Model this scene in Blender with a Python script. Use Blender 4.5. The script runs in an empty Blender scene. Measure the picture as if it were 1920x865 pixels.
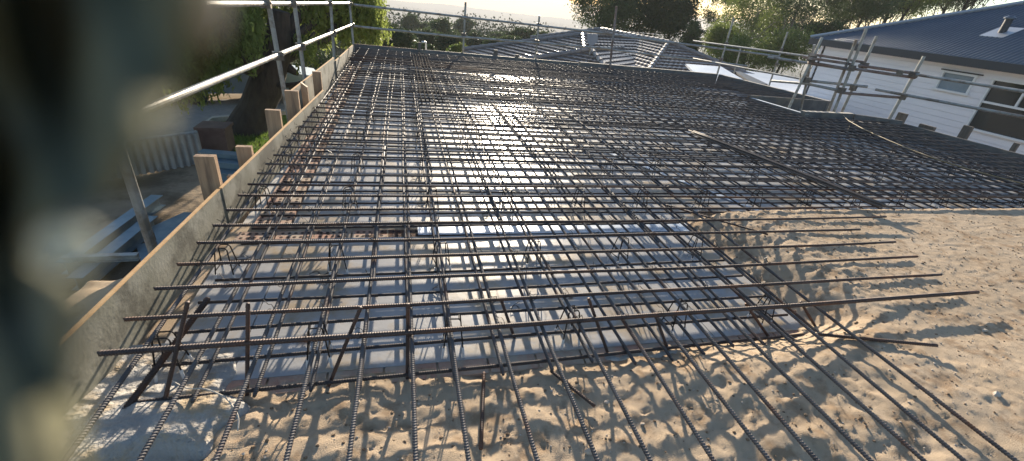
import bpy, math, random
import numpy as np
from mathutils import Vector, Matrix
random.seed(7); rng = np.random.default_rng(7)
SC = bpy.context.scene; COL = SC.collection

# ------------------------------------------------------------------ camera geometry
F = 818.425; PITCH = math.radians(27.8577); ROLL = math.radians(6.6757); YAW = math.radians(-16.04); H = 1.29328
def _axes():
    cp, sp = math.cos(PITCH), math.sin(PITCH)
    fw = np.array([0, cp, -sp]); ri = np.array([1., 0, 0]); up = np.array([0, sp, cp])
    cr, sr = math.cos(ROLL), math.sin(ROLL)
    r2 = cr*ri + sr*up; u2 = -sr*ri + cr*up
    cy, sy = math.cos(YAW), math.sin(YAW); Z = np.array([[cy, -sy, 0], [sy, cy, 0], [0, 0, 1]])
    return Z@r2, Z@u2, Z@fw
AR, AU, AW = _axes(); CAM = np.array([0, 0, H])
def ray(px, py): return (px-960)/F*AR - (py-432.5)/F*AU + AW
def onx(px, py, x): d = ray(px, py); return CAM + d*(x/d[0])
def ony(px, py, y): d = ray(px, py); return CAM + d*(y/d[1])
def onz(px, py, z): d = ray(px, py); return CAM + d*((z-H)/d[2])
def onr(px, py, r): d = ray(px, py); return CAM + d*(r/math.hypot(d[0], d[1]))
def proj(P):
    d = np.asarray(P, float)-CAM; z = d@AW
    return 960+F*(d@AR)/z, 432.5-F*(d@AU)/z

cam = bpy.data.cameras.new('camera'); co = bpy.data.objects.new('camera', cam); COL.objects.link(co)
M = Matrix.Identity(4)
for i in range(3): M[i][0] = AR[i]; M[i][1] = AU[i]; M[i][2] = -AW[i]; M[i][3] = CAM[i]
co.matrix_world = M
cam.sensor_width = 36; cam.lens = F/1920*36; cam.clip_start = .004; cam.clip_end = 9000
cam.dof.use_dof = True; cam.dof.focus_distance = 3.4; cam.dof.aperture_fstop = cam.lens/3.2
SC.camera = co

# ------------------------------------------------------------------ world and sun
SUN_EL, SUN_AZ = math.radians(14.5), math.radians(13.5)
w = bpy.data.worlds.new('World'); SC.world = w; w.use_nodes = True
nt = w.node_tree; nt.nodes.clear()
sky = nt.nodes.new('ShaderNodeTexSky'); sky.sky_type = 'NISHITA'; sky.sun_disc = False
sky.sun_elevation = SUN_EL; sky.sun_rotation = SUN_AZ; sky.altitude = 60
sky.air_density = 1.0; sky.dust_density = .8; sky.ozone_density = 2.0
bg = nt.nodes.new('ShaderNodeBackground'); bg.inputs[1].default_value = .1
ow = nt.nodes.new('ShaderNodeOutputWorld'); nt.links.new(sky.outputs[0], bg.inputs[0]); nt.links.new(bg.outputs[0], ow.inputs[0])
sl = bpy.data.lights.new('sun', 'SUN'); sl.energy = 5.0; sl.angle = math.radians(.55); sl.color = (1, .86, .68)
so = bpy.data.objects.new('sun', sl); COL.objects.link(so)
sd = Vector((math.sin(SUN_AZ)*math.cos(SUN_EL), math.cos(SUN_AZ)*math.cos(SUN_EL), math.sin(SUN_EL)))
so.rotation_euler = sd.to_track_quat('Z', 'Y').to_euler(); so.location = (0, 0, 30)
SC.view_settings.view_transform = 'Standard'; SC.view_settings.look = 'None'
SC.view_settings.exposure = 1.18; SC.view_settings.gamma = 1
SC.cycles.use_denoising = True
try: SC.cycles.denoiser = 'OPENIMAGEDENOISE'
except Exception: pass
SC.cycles.max_bounces = 6; SC.cycles.volume_bounces = 0; SC.cycles.transparent_max_bounces = 8
SC.cycles.sample_clamp_indirect = 6; SC.cycles.caustics_reflective = False; SC.cycles.caustics_refractive = False

# ------------------------------------------------------------------ materials
def mat(name, c1, c2=None, scale=5., rough=.7, metal=0., bump=0., bscale=60., c3=None, s3=1.2, spec=None, trans=0., detail=4., stretch=(1, 1, 1), rvar=0., t3=(.5, .62)):
    m = bpy.data.materials.new(name); m.use_nodes = True; n = m.node_tree.nodes; L = m.node_tree.links
    b = n['Principled BSDF']; b.inputs['Roughness'].default_value = rough; b.inputs['Metallic'].default_value = metal
    if spec is not None: b.inputs['Specular IOR Level'].default_value = spec
    g = n.new('ShaderNodeNewGeometry'); mp = n.new('ShaderNodeMapping'); mp.inputs['Scale'].default_value = stretch
    L.new(g.outputs['Position'], mp.inputs['Vector'])
    b.inputs['Base Color'].default_value = (*c1, 1)
    if c2 is not None:
        t = n.new('ShaderNodeTexNoise'); t.inputs['Scale'].default_value = scale; t.inputs['Detail'].default_value = detail; t.inputs['Roughness'].default_value = .62
        L.new(mp.outputs[0], t.inputs['Vector'])
        r = n.new('ShaderNodeValToRGB'); r.color_ramp.elements[0].position = .34; r.color_ramp.elements[1].position = .66
        r.color_ramp.elements[0].color = (*c1, 1); r.color_ramp.elements[1].color = (*c2, 1)
        L.new(t.outputs['Fac'], r.inputs[0]); out = r.outputs[0]
        if rvar:
            mr = n.new('ShaderNodeMapRange'); mr.inputs[3].default_value = rough-rvar; mr.inputs[4].default_value = rough+rvar
            L.new(t.outputs['Fac'], mr.inputs[0]); L.new(mr.outputs[0], b.inputs['Roughness'])
        if c3 is not None:
            t2 = n.new('ShaderNodeTexNoise'); t2.inputs['Scale'].default_value = s3; t2.inputs['Detail'].default_value = 7; t2.inputs['Roughness'].default_value = .66
            L.new(mp.outputs[0], t2.inputs['Vector'])
            r2 = n.new('ShaderNodeValToRGB'); r2.color_ramp.elements[0].position = t3[0]; r2.color_ramp.elements[1].position = t3[1]
            mx = n.new('ShaderNodeMix'); mx.data_type = 'RGBA'; mx.inputs[7].default_value = (*c3, 1)
            L.new(t2.outputs['Fac'], r2.inputs[0]); L.new(r2.outputs[0], mx.inputs[0]); L.new(out, mx.inputs[6]); out = mx.outputs[2]
        L.new(out, b.inputs['Base Color'])
    if bump:
        t = n.new('ShaderNodeTexNoise'); t.inputs['Scale'].default_value = bscale; t.inputs['Detail'].default_value = 5
        L.new(mp.outputs[0], t.inputs['Vector'])
        bp = n.new('ShaderNodeBump'); bp.inputs['Strength'].default_value = 1; bp.inputs['Distance'].default_value = bump
        L.new(t.outputs['Fac'], bp.inputs['Height']); L.new(bp.outputs[0], b.inputs['Normal'])
    if trans:
        tr = n.new('ShaderNodeBsdfTranslucent'); ms = n.new('ShaderNodeMixShader'); ms.inputs[0].default_value = trans
        if c2 is not None: L.new(out, tr.inputs[0])
        else: tr.inputs[0].default_value = (*c1, 1)
        o = n['Material Output']; L.new(b.outputs[0], ms.inputs[1]); L.new(tr.outputs[0], ms.inputs[2]); L.new(ms.outputs[0], o.inputs[0])
    return m
def nodes_of(m): return m.node_tree.nodes, m.node_tree.links, m.node_tree.nodes['Principled BSDF']

MT = {}
MT['barA'] = mat('bar_steel', (.07, .066, .068), (.13, .12, .118), 9, .66, .12, spec=.3, c3=(.13, .055, .028), s3=3.2, rvar=.1, t3=(.55, .7))
MT['barB'] = mat('bar_rust', (.045, .03, .026), (.085, .055, .045), 11, .6, .2, c3=(.12, .055, .03), s3=4, rvar=.1)
MT['barlow'] = mat('bar_dull', (.035, .028, .027), (.07, .052, .045), 8, .8, .0)
MT['matte'] = mat('scaled_bar', (.03, .027, .026), (.05, .042, .038), 8, 1., .0, spec=.02)
MT['bardark'] = mat('bar_dark', (.08, .064, .056), (.14, .108, .09), 8, .65, .0, spec=.4)
MT['wire'] = mat('black_wire', (.02, .018, .018), rough=.45, metal=.6)
MT['tip'] = mat('white_plastic', (.75, .74, .72), rough=.35)
MT['deck'] = mat('fibre_cement', (.36, .365, .37), (.43, .43, .425), 2.2, .35, bump=.0012, bscale=22, c3=(.38, .31, .22), s3=2.6, detail=9, rvar=.1, t3=(.47, .60), spec=.3)
MT['sand'] = mat('sand', (.45, .345, .235), (.53, .42, .30), 3.5, .95, bump=.005, bscale=300, c3=(.35, .25, .16), s3=7, detail=8, spec=.15)
MT['pebble'] = mat('pebble', (.42, .34, .26), (.55, .48, .40), 30, .9)
MT['clod'] = mat('clod', (.14, .095, .06), (.26, .18, .11), 30, .95, bump=.003, bscale=120)
MT['conc'] = mat('raw_concrete', (.33, .32, .30), (.46, .44, .40), 6, .85, bump=.02, bscale=34, c3=(.40, .31, .20), s3=4, detail=8)
MT['brick'] = mat('brick_clay', (.38, .21, .15), (.48, .30, .22), 14, .9, bump=.002, bscale=120, c3=(.42, .35, .27), s3=6, t3=(.42, .6))
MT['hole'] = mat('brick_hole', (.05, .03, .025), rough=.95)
MT['mortar'] = mat('mortar', (.42, .38, .32), (.5, .46, .4), 20, .95)
MT['flash'] = mat('metal_flashing', (.50, .58, .68), (.62, .68, .75), 3, .33, .25, bump=.0006, bscale=8)
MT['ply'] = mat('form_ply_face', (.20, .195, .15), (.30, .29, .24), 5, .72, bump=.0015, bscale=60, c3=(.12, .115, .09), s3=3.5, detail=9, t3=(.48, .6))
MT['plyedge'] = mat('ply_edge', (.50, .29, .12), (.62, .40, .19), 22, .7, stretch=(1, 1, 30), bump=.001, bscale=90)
MT['plydark'] = mat('dark_ply', (.085, .085, .085), (.14, .14, .135), 4, .65, c3=(.17, .15, .12), s3=3, detail=8)  # shade on the backlit far and right boards, put into the ply colour
MT['stud'] = mat('pine', (.33, .205, .12), (.47, .31, .185), 3, .75, stretch=(14, 14, 1.2), bump=.0015, bscale=20, detail=6, c3=(.20, .13, .085), s3=.9, t3=(.52, .66))
MT['studdark'] = mat('old_stud', (.10, .085, .07), (.16, .14, .12), 6, .8, stretch=(6, 6, 1))
MT['galv'] = mat('galvanised', (.27, .27, .255), (.37, .37, .35), 14, .45, .45, c3=(.20, .17, .14), s3=5, rvar=.1)
MT['rusttube'] = mat('rusty_tube', (.16, .10, .08), (.24, .18, .15), 7, .6, .2, c3=(.27, .25, .24), s3=3)
MT['coupler'] = mat('coupler', (.12, .11, .10), (.22, .19, .16), 30, .5, .6)
MT['cord'] = mat('yellow_cord', (.28, .21, .11), rough=.6)
MT['whitecord'] = mat('pale_cord', (.55, .5, .42), rough=.7)
MT['orange'] = mat('orange_leaf', (.75, .2, .05), (.6, .3, .1), 40, .6)
MT['grass'] = mat('grass', (.07, .13, .025), (.17, .22, .05), 2.5, .9, spec=.03, c3=(.34, .25, .13), s3=.55, bump=.03, bscale=25, detail=8)
MT['blade'] = mat('grass_blade', (.10, .18, .03), (.2, .28, .06), 3, .6, trans=.4)
MT['asphalt'] = mat('asphalt', (.24, .235, .23), (.30, .29, .28), 8, .85, spec=.03, bump=.003, bscale=90, c3=(.33, .31, .28), s3=.6)
MT['dirt'] = mat('dirt', (.25, .19, .13), (.34, .27, .19), 1.5, .95, spec=.03, bump=.02, bscale=9, c3=(.14, .11, .075), s3=.6, detail=8)
MT['hill'] = mat('scrub_land', (.035, .05, .024), (.075, .08, .045), .03, .95, spec=.03, c3=(.15, .13, .08), s3=.008, detail=10)
MT['bark'] = mat('bark', (.028, .022, .018), (.06, .048, .038), 7, .95, bump=.03, bscale=16, stretch=(1, 1, .3))
MT['palebark'] = mat('pale_bark', (.30, .26, .21), (.16, .13, .10), 5, .9, stretch=(1, 1, .35))
MT['pepper'] = mat('pepper_leaf', (.11, .15, .04), (.29, .34, .09), 1.4, .55, spec=.2, trans=.6, detail=6)
MT['euc'] = mat('gum_leaf', (.05, .085, .035), (.10, .13, .05), 1.1, .5, spec=.2, trans=.3, detail=6)
MT['euclight'] = mat('gum_leaf_light', (.09, .14, .035), (.20, .24, .07), 1.0, .5, spec=.2, trans=.45, detail=6)
MT['darkleaf'] = mat('dark_leaf', (.03, .055, .022), (.06, .09, .03), 1.2, .55, spec=.2, trans=.2, detail=6)
MT['white'] = mat('white_paint', (.72, .73, .74), rough=.4)
MT['palecloth'] = mat('pale_cloth_patch', (.52, .53, .45), rough=.9, trans=.35)  # pale colour imitating a bright out-of-focus spot
MT['pinkcloth'] = mat('pinkish_hem', (.5, .46, .42), rough=.9, trans=.3)  # pinkish colour imitating light coming through at the edge
MT['cloth'] = mat('dark_green_cloth', (.135, .135, .085), (.18, .175, .115), 60, .95, trans=.12, c3=(.22, .21, .15), s3=45, spec=.1)
MT['cream'] = mat('pale_metal_roof', (.52, .57, .64), (.6, .64, .70), .8, .4, .1)
MT['dish'] = mat('dish_grey', (.22, .24, .28), rough=.6)
MT['fence'] = mat('fence_sheet', (.27, .26, .24), (.36, .35, .32), 3, .7)
MT['bluesteel'] = mat('blue_steel', (.12, .19, .24), (.20, .27, .31), 4, .45, .4)
MT['rendered'] = mat('render_wall', (.5, .47, .42), (.56, .53, .48), 2, .9)
MT['redbrown'] = mat('redbrown', (.09, .05, .04), (.14, .085, .065), 5, .8)
MT['rubber'] = mat('rubber', (.02, .02, .02), rough=.8)
MT['carpaint'] = mat('car_paint', (.16, .21, .27), rough=.25, metal=.4)
MT['cleat'] = mat('roof_flashing', (.45, .47, .5), rough=.4, metal=.4)
# siding: lapped boards
m = mat('siding', (.76, .75, .79), (.80, .79, .82), 1.2, .6); n, L, b = nodes_of(m); MT['siding'] = m
# glass
m = bpy.data.materials.new('window_glass'); m.use_nodes = True; n, L, b = nodes_of(m)
b.inputs['Base Color'].default_value = (.03, .04, .045, 1); b.inputs['Roughness'].default_value = .04; b.inputs['Transmission Weight'].default_value = .25; b.inputs['IOR'].default_value = 1.45
MT['glass'] = m
MT['frost'] = mat('frosted_glass', (.16, .22, .27), (.2, .26, .31), 9, .25)
MT['room'] = mat('room_inside', (.10, .10, .08), (.16, .14, .10), 1.2, .9)
MT['corr'] = mat('corrugated_steel', (.085, .11, .15), (.10, .125, .165), 1.5, .3, .3, spec=.5)
MT['fascia'] = mat('dark_fascia', (.03, .035, .045), rough=.45)
# tiled roof
m = mat('roof_tile', (.09, .08, .078), (.16, .14, .13), 3, .32, c3=(.10, .085, .08), s3=1.1); MT['tile'] = m
MT['tilecap'] = mat('ridge_cap', (.16, .14, .13), (.22, .2, .19), 6, .35)

# ------------------------------------------------------------------ object helpers
def mesh_obj(name, V, Fc, m, parent=None, loc=None, smooth=False, mi=None):
    V = np.asarray(V, dtype=np.float64)
    if loc is None: loc = (0, 0, 0) if parent is not None else tuple(V.mean(0)*np.array([1, 1, 0])+np.array([0, 0, V[:, 2].min()]))
    base = np.array(loc) if parent is None else np.array(parent_loc(parent))
    V = V-base
    me = bpy.data.meshes.new(name)
    if isinstance(Fc, np.ndarray):
        k = Fc.shape[1]; me.vertices.add(len(V)); me.vertices.foreach_set('co', V.astype(np.float32).ravel())
        me.loops.add(Fc.size); me.loops.foreach_set('vertex_index', Fc.astype(np.int32).ravel())
        me.polygons.add(len(Fc)); me.polygons.foreach_set('loop_start', np.arange(0, Fc.size, k, dtype=np.int32)); me.polygons.foreach_set('loop_total', np.full(len(Fc), k, dtype=np.int32))
        me.update(calc_edges=True)
    else:
        me.from_pydata([tuple(v) for v in V], [], Fc); me.update()
    ms = m if isinstance(m, (list, tuple)) else [m]
    for x in ms: me.materials.append(x)
    if mi is not None: me.polygons.foreach_set('material_index', np.asarray(mi, dtype=np.int32))
    if smooth: me.polygons.foreach_set('use_smooth', np.ones(len(me.polygons), dtype=bool))
    o = bpy.data.objects.new(name, me); COL.objects.link(o)
    if parent is not None: o.parent = parent
    else: o.location = loc
    return o
PLOC = {}
def parent_loc(p): return PLOC.get(p.name, tuple(p.location))
def tag(o, label, cat, group=None):
    o['label'] = label; o['category'] = cat
    if group: o['group'] = group
    return o
def thing(name, label, cat, loc, group=None):
    o = bpy.data.objects.new(name, None); COL.objects.link(o); o.location = tuple(loc); o.empty_display_size = .1
    PLOC[o.name] = tuple(float(a) for a in loc); return tag(o, label, cat, group)
def part(name, vf, m, parent, smooth=False, label=None):
    o = mesh_obj(name, vf[0], vf[1], m, parent, smooth=smooth)
    if parent.parent is not None or parent.type == 'MESH': pass
    PLOC[o.name] = parent_loc(parent)
    if label: o['label'] = label
    return o
def struct(o): o['kind'] = 'structure'; return o
class MB:
    def __init__(s): s.V = []; s.F = []; s.n = 0
    def add(s, V, Fc):
        V = np.asarray(V, float); s.V.append(V); s.F += [tuple(int(i)+s.n for i in f) for f in Fc]; s.n += len(V); return s
    def get(s): return np.vstack(s.V), s.F
def box(c, d, R=None):
    x, y, z = d[0]/2, d[1]/2, d[2]/2
    V = np.array([[-x, -y, -z], [x, -y, -z], [x, y, -z], [-x, y, -z], [-x, -y, z], [x, -y, z], [x, y, z], [-x, y, z]])
    if R is not None: V = V@np.asarray(R).T
    return V+np.array(c), [(3, 2, 1, 0), (4, 5, 6, 7), (0, 1, 5, 4), (1, 2, 6, 5), (2, 3, 7, 6), (3, 0, 4, 7)]
def rotz(a): c, s = math.cos(a), math.sin(a); return np.array([[c, -s, 0], [s, c, 0], [0, 0, 1]])
def vbox(pts, z0, z1):
    """closed vertical prism over a ground polygon (ccw)"""
    n = len(pts); V = [(p[0], p[1], z0 if np.isscalar(z0) else z0[i]) for i, p in enumerate(pts)]+[(p[0], p[1], z1 if np.isscalar(z1) else z1[i]) for i, p in enumerate(pts)]
    return np.array(V, float), [tuple(range(n))[::-1], tuple(range(n, 2*n))]+[(i, (i+1) % n, n+(i+1) % n, n+i) for i in range(n)]
def wallseg(a, b, t, z0, z1a, z1b=None):
    a = np.array(a[:2], float); b = np.array(b[:2], float); z1b = z1a if z1b is None else z1b
    d = (b-a)/np.linalg.norm(b-a); nn = np.array([-d[1], d[0]])*t
    return vbox([a, b, b+nn, a+nn], z0, [z1a, z1b, z1b, z1a])
def frame_of(d):
    d = d/np.linalg.norm(d); a = np.array([0, 0, 1.]) if abs(d[2]) < .9 else np.array([1., 0, 0])
    u = np.cross(a, d); u /= np.linalg.norm(u); v = np.cross(d, u); return u, v
def tube(P, r, k=8, cap=True):
    P = np.asarray(P, float); n = len(P); r = np.full(n, r) if np.isscalar(r) else np.asarray(r, float)
    V = []
    T = np.gradient(P, axis=0) if n > 2 else np.array([P[1]-P[0]]*2)
    u, v = frame_of(T[0]); th = np.arange(k)*2*np.pi/k
    for i in range(n):
        t = T[i]/np.linalg.norm(T[i]); u = u-t*(u@t); u /= np.linalg.norm(u); v = np.cross(t, u)
        V.append(P[i]+r[i]*(np.cos(th)[:, None]*u+np.sin(th)[:, None]*v))
    V = np.vstack(V); Fc = [(i*k+j, i*k+(j+1) % k, (i+1)*k+(j+1) % k, (i+1)*k+j) for i in range(n-1) for j in range(k)]
    if cap: Fc += [tuple(range(k))[::-1], tuple(range((n-1)*k, n*k))]
    return V, Fc
def ico(c, r, sq=(1, 1, 1), jit=.25, sub=1):
    t = (1+5**.5)/2
    V = [(-1, t, 0), (1, t, 0), (-1, -t, 0), (1, -t, 0), (0, -1, t), (0, 1, t), (0, -1, -t), (0, 1, -t), (t, 0, -1), (t, 0, 1), (-t, 0, -1), (-t, 0, 1)]
    Fc = [(0, 11, 5), (0, 5, 1), (0, 1, 7), (0, 7, 10), (0, 10, 11), (1, 5, 9), (5, 11, 4), (11, 10, 2), (10, 7, 6), (7, 1, 8), (3, 9, 4), (3, 4, 2), (3, 2, 6), (3, 6, 8), (3, 8, 9), (4, 9, 5), (2, 4, 11), (6, 2, 10), (8, 6, 7), (9, 8, 1)]
    V = np.array(V, float)/math.hypot(1, t); V = V*(1+jit*(rng.random((12, 1))-.5)*2)
    return V*r*np.array(sq)+np.array(c), Fc
def ordn(i):
    w1 = ['first', 'second', 'third', 'fourth', 'fifth', 'sixth', 'seventh', 'eighth', 'ninth', 'tenth', 'eleventh', 'twelfth', 'thirteenth', 'fourteenth', 'fifteenth', 'sixteenth', 'seventeenth', 'eighteenth', 'nineteenth']
    if i < 19: return w1[i]
    k = i+1; t = ['', '', 'twenty', 'thirty', 'forty', 'fifty', 'sixty', 'seventy', 'eighty', 'ninety'][k//10]
    return {20: 'twentieth', 30: 'thirtieth', 40: 'fortieth', 50: 'fiftieth', 60: 'sixtieth'}[k] if k % 10 == 0 else t+'-'+w1[k % 10-1]

# smooth value noise
def vnoise(x, y, seed=0):
    xi = np.floor(x).astype(int); yi = np.floor(y).astype(int); fx = x-xi; fy = y-yi
    fx = fx*fx*(3-2*fx); fy = fy*fy*(3-2*fy)
    def h(a, b):
        s = np.sin(a*127.1+b*311.7+seed*74.7)*43758.5453; return s-np.floor(s)
    return (h(xi, yi)*(1-fx)+h(xi+1, yi)*fx)*(1-fy)+(h(xi, yi+1)*(1-fx)+h(xi+1, yi+1)*fx)*fy
def fbm(x, y, o=4, seed=0):
    s = 0; a = .5
    for i in range(o): s = s+a*vnoise(x*2**i, y*2**i, seed+i); a *= .5
    return s
def sst(a, b, x): t = np.clip((x-a)/(b-a), 0, 1); return t*t*(3-2*t)

# ------------------------------------------------------------------ reinforcing bars
def bar_mesh(p0, p1, r=.008, detail=None, sag=0., wig=.0045, k=8, pitch=.0105, rib=.0013, slant=.35, hook0=None):
    """ribbed bar between two points; ribs modelled where |t-range| of detail (metres from p0) asks for them"""
    p0 = np.array(p0, float); p1 = np.array(p1, float); Lg = np.linalg.norm(p1-p0); d = (p1-p0)/Lg; u, v = frame_of(d)
    ph = rng.random(4)*6.28
    def path(s):
        q = s/Lg
        off = wig*np.sin(q*Lg*1.3+ph[0])+wig*.5*np.sin(q*Lg*3.1+ph[1])
        offz = wig*.8*np.sin(q*Lg*1.7+ph[2])-sag*np.sin(np.pi*q)
        return p0+np.outer(s, d)+np.outer(off, u)+np.outer(offz, v)
    S = []; Rr = []
    a, b = (detail[0], min(detail[1], Lg-.012)) if detail else (0, 0)
    if detail:
        if a > 0:
            g = np.arange(0, a, .3); S += list(g); Rr += [r]*len(g)
        nrib = int((b-a)/pitch)
        for i in range(nrib):
            s0 = a+i*pitch; S += [s0, s0+pitch*.5, s0+pitch*.66, s0+pitch*.84]; Rr += [r-.0003, r-.0003, r+rib, r+rib]
        g = np.arange(b+.01, Lg, .3); S += list(g); Rr += [r]*len(g)
    else:
        S = list(np.arange(0, Lg, .35)); Rr = [r]*len(S)
    S.append(Lg); Rr.append(r); S = np.array(S); Rr = np.array(Rr); P = path(S)
    th = np.arange(k)*2*np.pi/k
    ring = np.cos(th)[None, :, None]*u+np.sin(th)[None, :, None]*v
    V = P[:, None, :]+Rr[:, None, None]*ring+(slant*pitch*np.cos(th*2))[None, :, None]*d*((Rr > r+.0005) | (Rr < r))[:, None, None]
    V = V.reshape(-1, 3); n = len(S)
    i = np.arange(n-1)[:, None]*k; j = np.arange(k)[None, :]; j2 = (j+1) % k
    Fq = np.stack([i+j, i+j2, i+k+j2, i+k+j], -1).reshape(-1, 4)
    cap = np.array([[0, 3, 2, 1], [0, 5, 4, 3], [0, 7, 6, 5]]); e = (n-1)*k; cap2 = np.array([[0, 1, 2, 3], [0, 3, 4, 5], [0, 5, 6, 7]])+e
    return V, np.vstack([Fq, cap, cap2])
def bar(name, p0, p1, m, label, group, **kw):
    V, Fc = bar_mesh(p0, p1, **kw)
    return tag(mesh_obj(name, V, Fc, m, loc=tuple(np.array(p0, float)), smooth=False), label, 'steel bar', group)

def leftx(y): return np.interp(y, [1.4, 1.67, 2.3, 3.9, 6., 11], [-1.075, -1.085, -1.04, -.975, -.875, -.9])
def rightx(y):
    if 6.45 < y < 7.85: return 6.95
    return 8.8
# upper lengthwise bars (A)
xA = [-.966, -.776, -.562, -.364, -.173, .033, .207, .421, .625, .799, 1.032, 1.23, 1.411, 1.623, 1.823, 1.993, 2.21]
GA, GB, GC, GD = 'upper lengthwise bars of the mesh', 'upper crosswise bars of the mesh', 'lower lengthwise bars of the mesh', 'lower crosswise bars of the mesh'
for i in range(17):
    x = xA[i]; dr = .013 if i < 5 else .004
    y0 = -.35 if i else .75
    z0 = -.017
    lb = f'{ordn(i)} upper lengthwise bar from the left side board, its near end reaching past the deck'
    bar('rebar', (x-.01, y0, z0-.01), (x+dr*9.5, 10.85, z0), MT['barA'], lb, GA, detail=(max(0, .35), 4.6), sag=.004)
i = 17; x = 2.42
while x < 8.75:
    y1 = 10.8 if x < 6.95 else 6.38
    bar('rebar', (x+rng.normal()*.01, 2.86+rng.random()*.1, -.017), (x, y1, -.017), MT['barA'], f'{ordn(i)} upper lengthwise bar from the left side board, starting at the sand edge', GA)
    x += .2; i += 1
# upper crosswise bars (B)
yB = [1.473, 1.661, 1.871, 2.074, 2.272]; xe = [3.42, 3.40, 3.48, 3.54, 3.44]
for j in range(47):
    y = yB[j] if j < 5 else 2.272+.2*(j-4)
    x1 = xe[j] if j < 5 else (3.95 if j == 5 else (4.4 if j == 6 else rightx(y)))
    s = ('laid over the sand at its right end' if j < 7 else 'spanning the deck to the right side')
    r = .0108 if j == 0 else .0083
    yo = .0 if j < 7 else rng.normal()*.008
    det = (0, 4.4) if j < 8 else None
    bar('rebar', (leftx(y), y+yo, 0), (x1+rng.normal()*.01*(j > 5), y+yo*.3-(.01 if j == 0 else 0), 0), MT['barB'] if j < 9 else MT['bardark'], f'{ordn(j)} upper crosswise bar counted from the camera, {s}', GB, detail=det, r=r, sag=.004)
for q, (yy, xx0, xx1) in enumerate([(7.87, 6.95, 8.8), (8.75, -.88, 1.6), (8.83, -.88, 1.9), (8.96, -.88, 1.7), (9.08, -.88, 1.5), (9.4, -.88, 1.2)]):
    bar('rebar', (xx0, yy, .016), (xx1, yy, .016), MT['barB'], f'short extra crosswise bar near the far end, {ordn(q)} of the doubled ones', 'doubled crosswise bars near the far end')
for q in range(6):
    x = .27+.055*q
    bar('rebar', (x, 5.6+.1*(q % 3), .018), (x+.02, 10.3, .018), MT['matte'], f'{ordn(q)} bar of the dark close-set lengthwise strip at the far left', 'close-set lengthwise bars')
for q, (i, y0, y1) in enumerate([(1, 3.1, 6.4), (3, 4.2, 7.6), (4, 1.9, 4.0), (6, 3.4, 7.0), (8, 2.5, 5.2), (9, 4.4, 8.2), (11, 3.0, 6.0), (13, 2.2, 4.9), (14, 3.6, 7.5), (16, 3.0, 6.8)]):
    bar('rebar', (xA[i]+.028, y0, -.018), (xA[i]+.034, y1, -.016), MT['barA'], f'lap bar tied beside the {ordn(i)} upper lengthwise bar from the left', 'lap bars tied beside lengthwise bars', detail=(0, 1.5))
for q in range(12):
    y = 3.3+.6*q+.025; x0 = float(rng.uniform(-.7, 3.5)); x1 = min(x0+float(rng.uniform(2, 4.5)), 6.8)
    bar('rebar', (x0, y, .0), (x1, y+.008, .0), MT['bardark'], f'{ordn(q)} lap bar tied beside a crosswise bar, counted from the camera', 'lap bars tied beside crosswise bars')
# lower mats
xs = [-.8, -.58, -.37, -.18, .02, .21, .43, .66, .87, 1.08, 1.28, 1.48]
i = 0
for x in xs+[1.68, 1.88, 2.08, 2.28]+[2.48+.2*q for q in range(31)]:
    if x > 8.7: break
    y0 = 1.37+rng.normal()*.015 if x < 2.3 else 2.93
    y1 = 10.8 if x < 6.95 else 6.35
    bar('rebar', (x, y0, -.195), (x+.01, y1, -.195), MT['barA'] if x < 3 else MT['barlow'], f'{ordn(i)} lower lengthwise bar from the left side board, close above the deck', GC, detail=(0, 1.8) if x < 2.3 else None)
    i += 1
for j in range(47):
    y = 1.425+.2*j+rng.normal()*.006
    x0 = leftx(y)+.06; x1 = (2.25 if y < 2.9 else rightx(y)-.05)
    bar('rebar', (x0, y, -.213), (x1, y+.03*(j == 0), -.213), MT['barlow'], f'{ordn(j)} lower crosswise bar counted from the camera, close above the deck', GD, detail=(0, 3) if j < 3 else None)

# standing starter bars near the edge
st = [((463, 570), (460, 752), 1.42), ((354, 567), (306, 770), 1.40), ((678, 577), (615, 729), 1.45), ((765, 570), (763, 715), 1.46), ((1104, 560), (1143, 674), 1.48), ((1228, 592), (1254, 665), 1.46), ((1399, 570), (1445, 636), 1.5), ((940, 560), (968, 640), 1.5), ((1500, 566), (1535, 625), 1.5)]
dl = ['left of the bar chair row', 'leaning beside the first bar chair', 'leaning left over the sand edge', 'standing straight at the middle of the near edge', 'leaning right over the brick edge', 'set in the pale mortar patch', 'near the right end of the lower bar', 'thin behind the second near chair', 'beside the deck corner in the sand']
for (a, b, y), t in zip(st, dl):
    foot = onz(*b, -.27); top = ony(*a, foot[1]+.06)
    bar('starter_bar', foot, top, MT['barB'], 'rusty upright bar '+t, None, detail=(0, .7), r=.0075)
a, b_ = onz(222, 785, -.23), onz(390, 560, -.06)
V, Fc = bar_mesh(a, b_, r=.0115, detail=(0, .55), pitch=.0095, rib=.003, slant=.5)
tag(mesh_obj('threaded_bar', V, Fc, MT['barB'], loc=tuple(a)), 'thick rusty threaded bar leaning beside the first bar chair', 'steel bar')

# bundle lying on the mesh
a = np.array([3.62, 4.85, .018]); b_ = np.array([4.12, 2.66, .018])
for q in range(8):
    o = np.array([.022*(q % 5)-.03, .01*(q % 3), .017*(q//5)]); e = rng.normal()*.05
    bar('rebar', a+o*1.2+np.array([0, e, 0]), b_+o+np.array([0, e*.8, 0]), MT['bardark'], f'{ordn(q)} bar in the loose bundle lying on the mesh at the right', 'bundle of loose bars on the mesh', r=.009)
for q, (a, b_) in enumerate([((5.1, 2.92, .015), (9.0, 2.75, .02)), ((4.6, 3.12, .02), (8.6, 3.3, .02)), ((5.5, 2.78, -.03), (9.2, 2.62, -.02))]):
    bar('rebar', a, b_, MT['barA'], ['long grey bar lying along the sand edge at the right', 'grey bar lying aslant on the right part of the mesh', 'bar lying on the sand next to the mesh at the right edge'][q], None)

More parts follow.
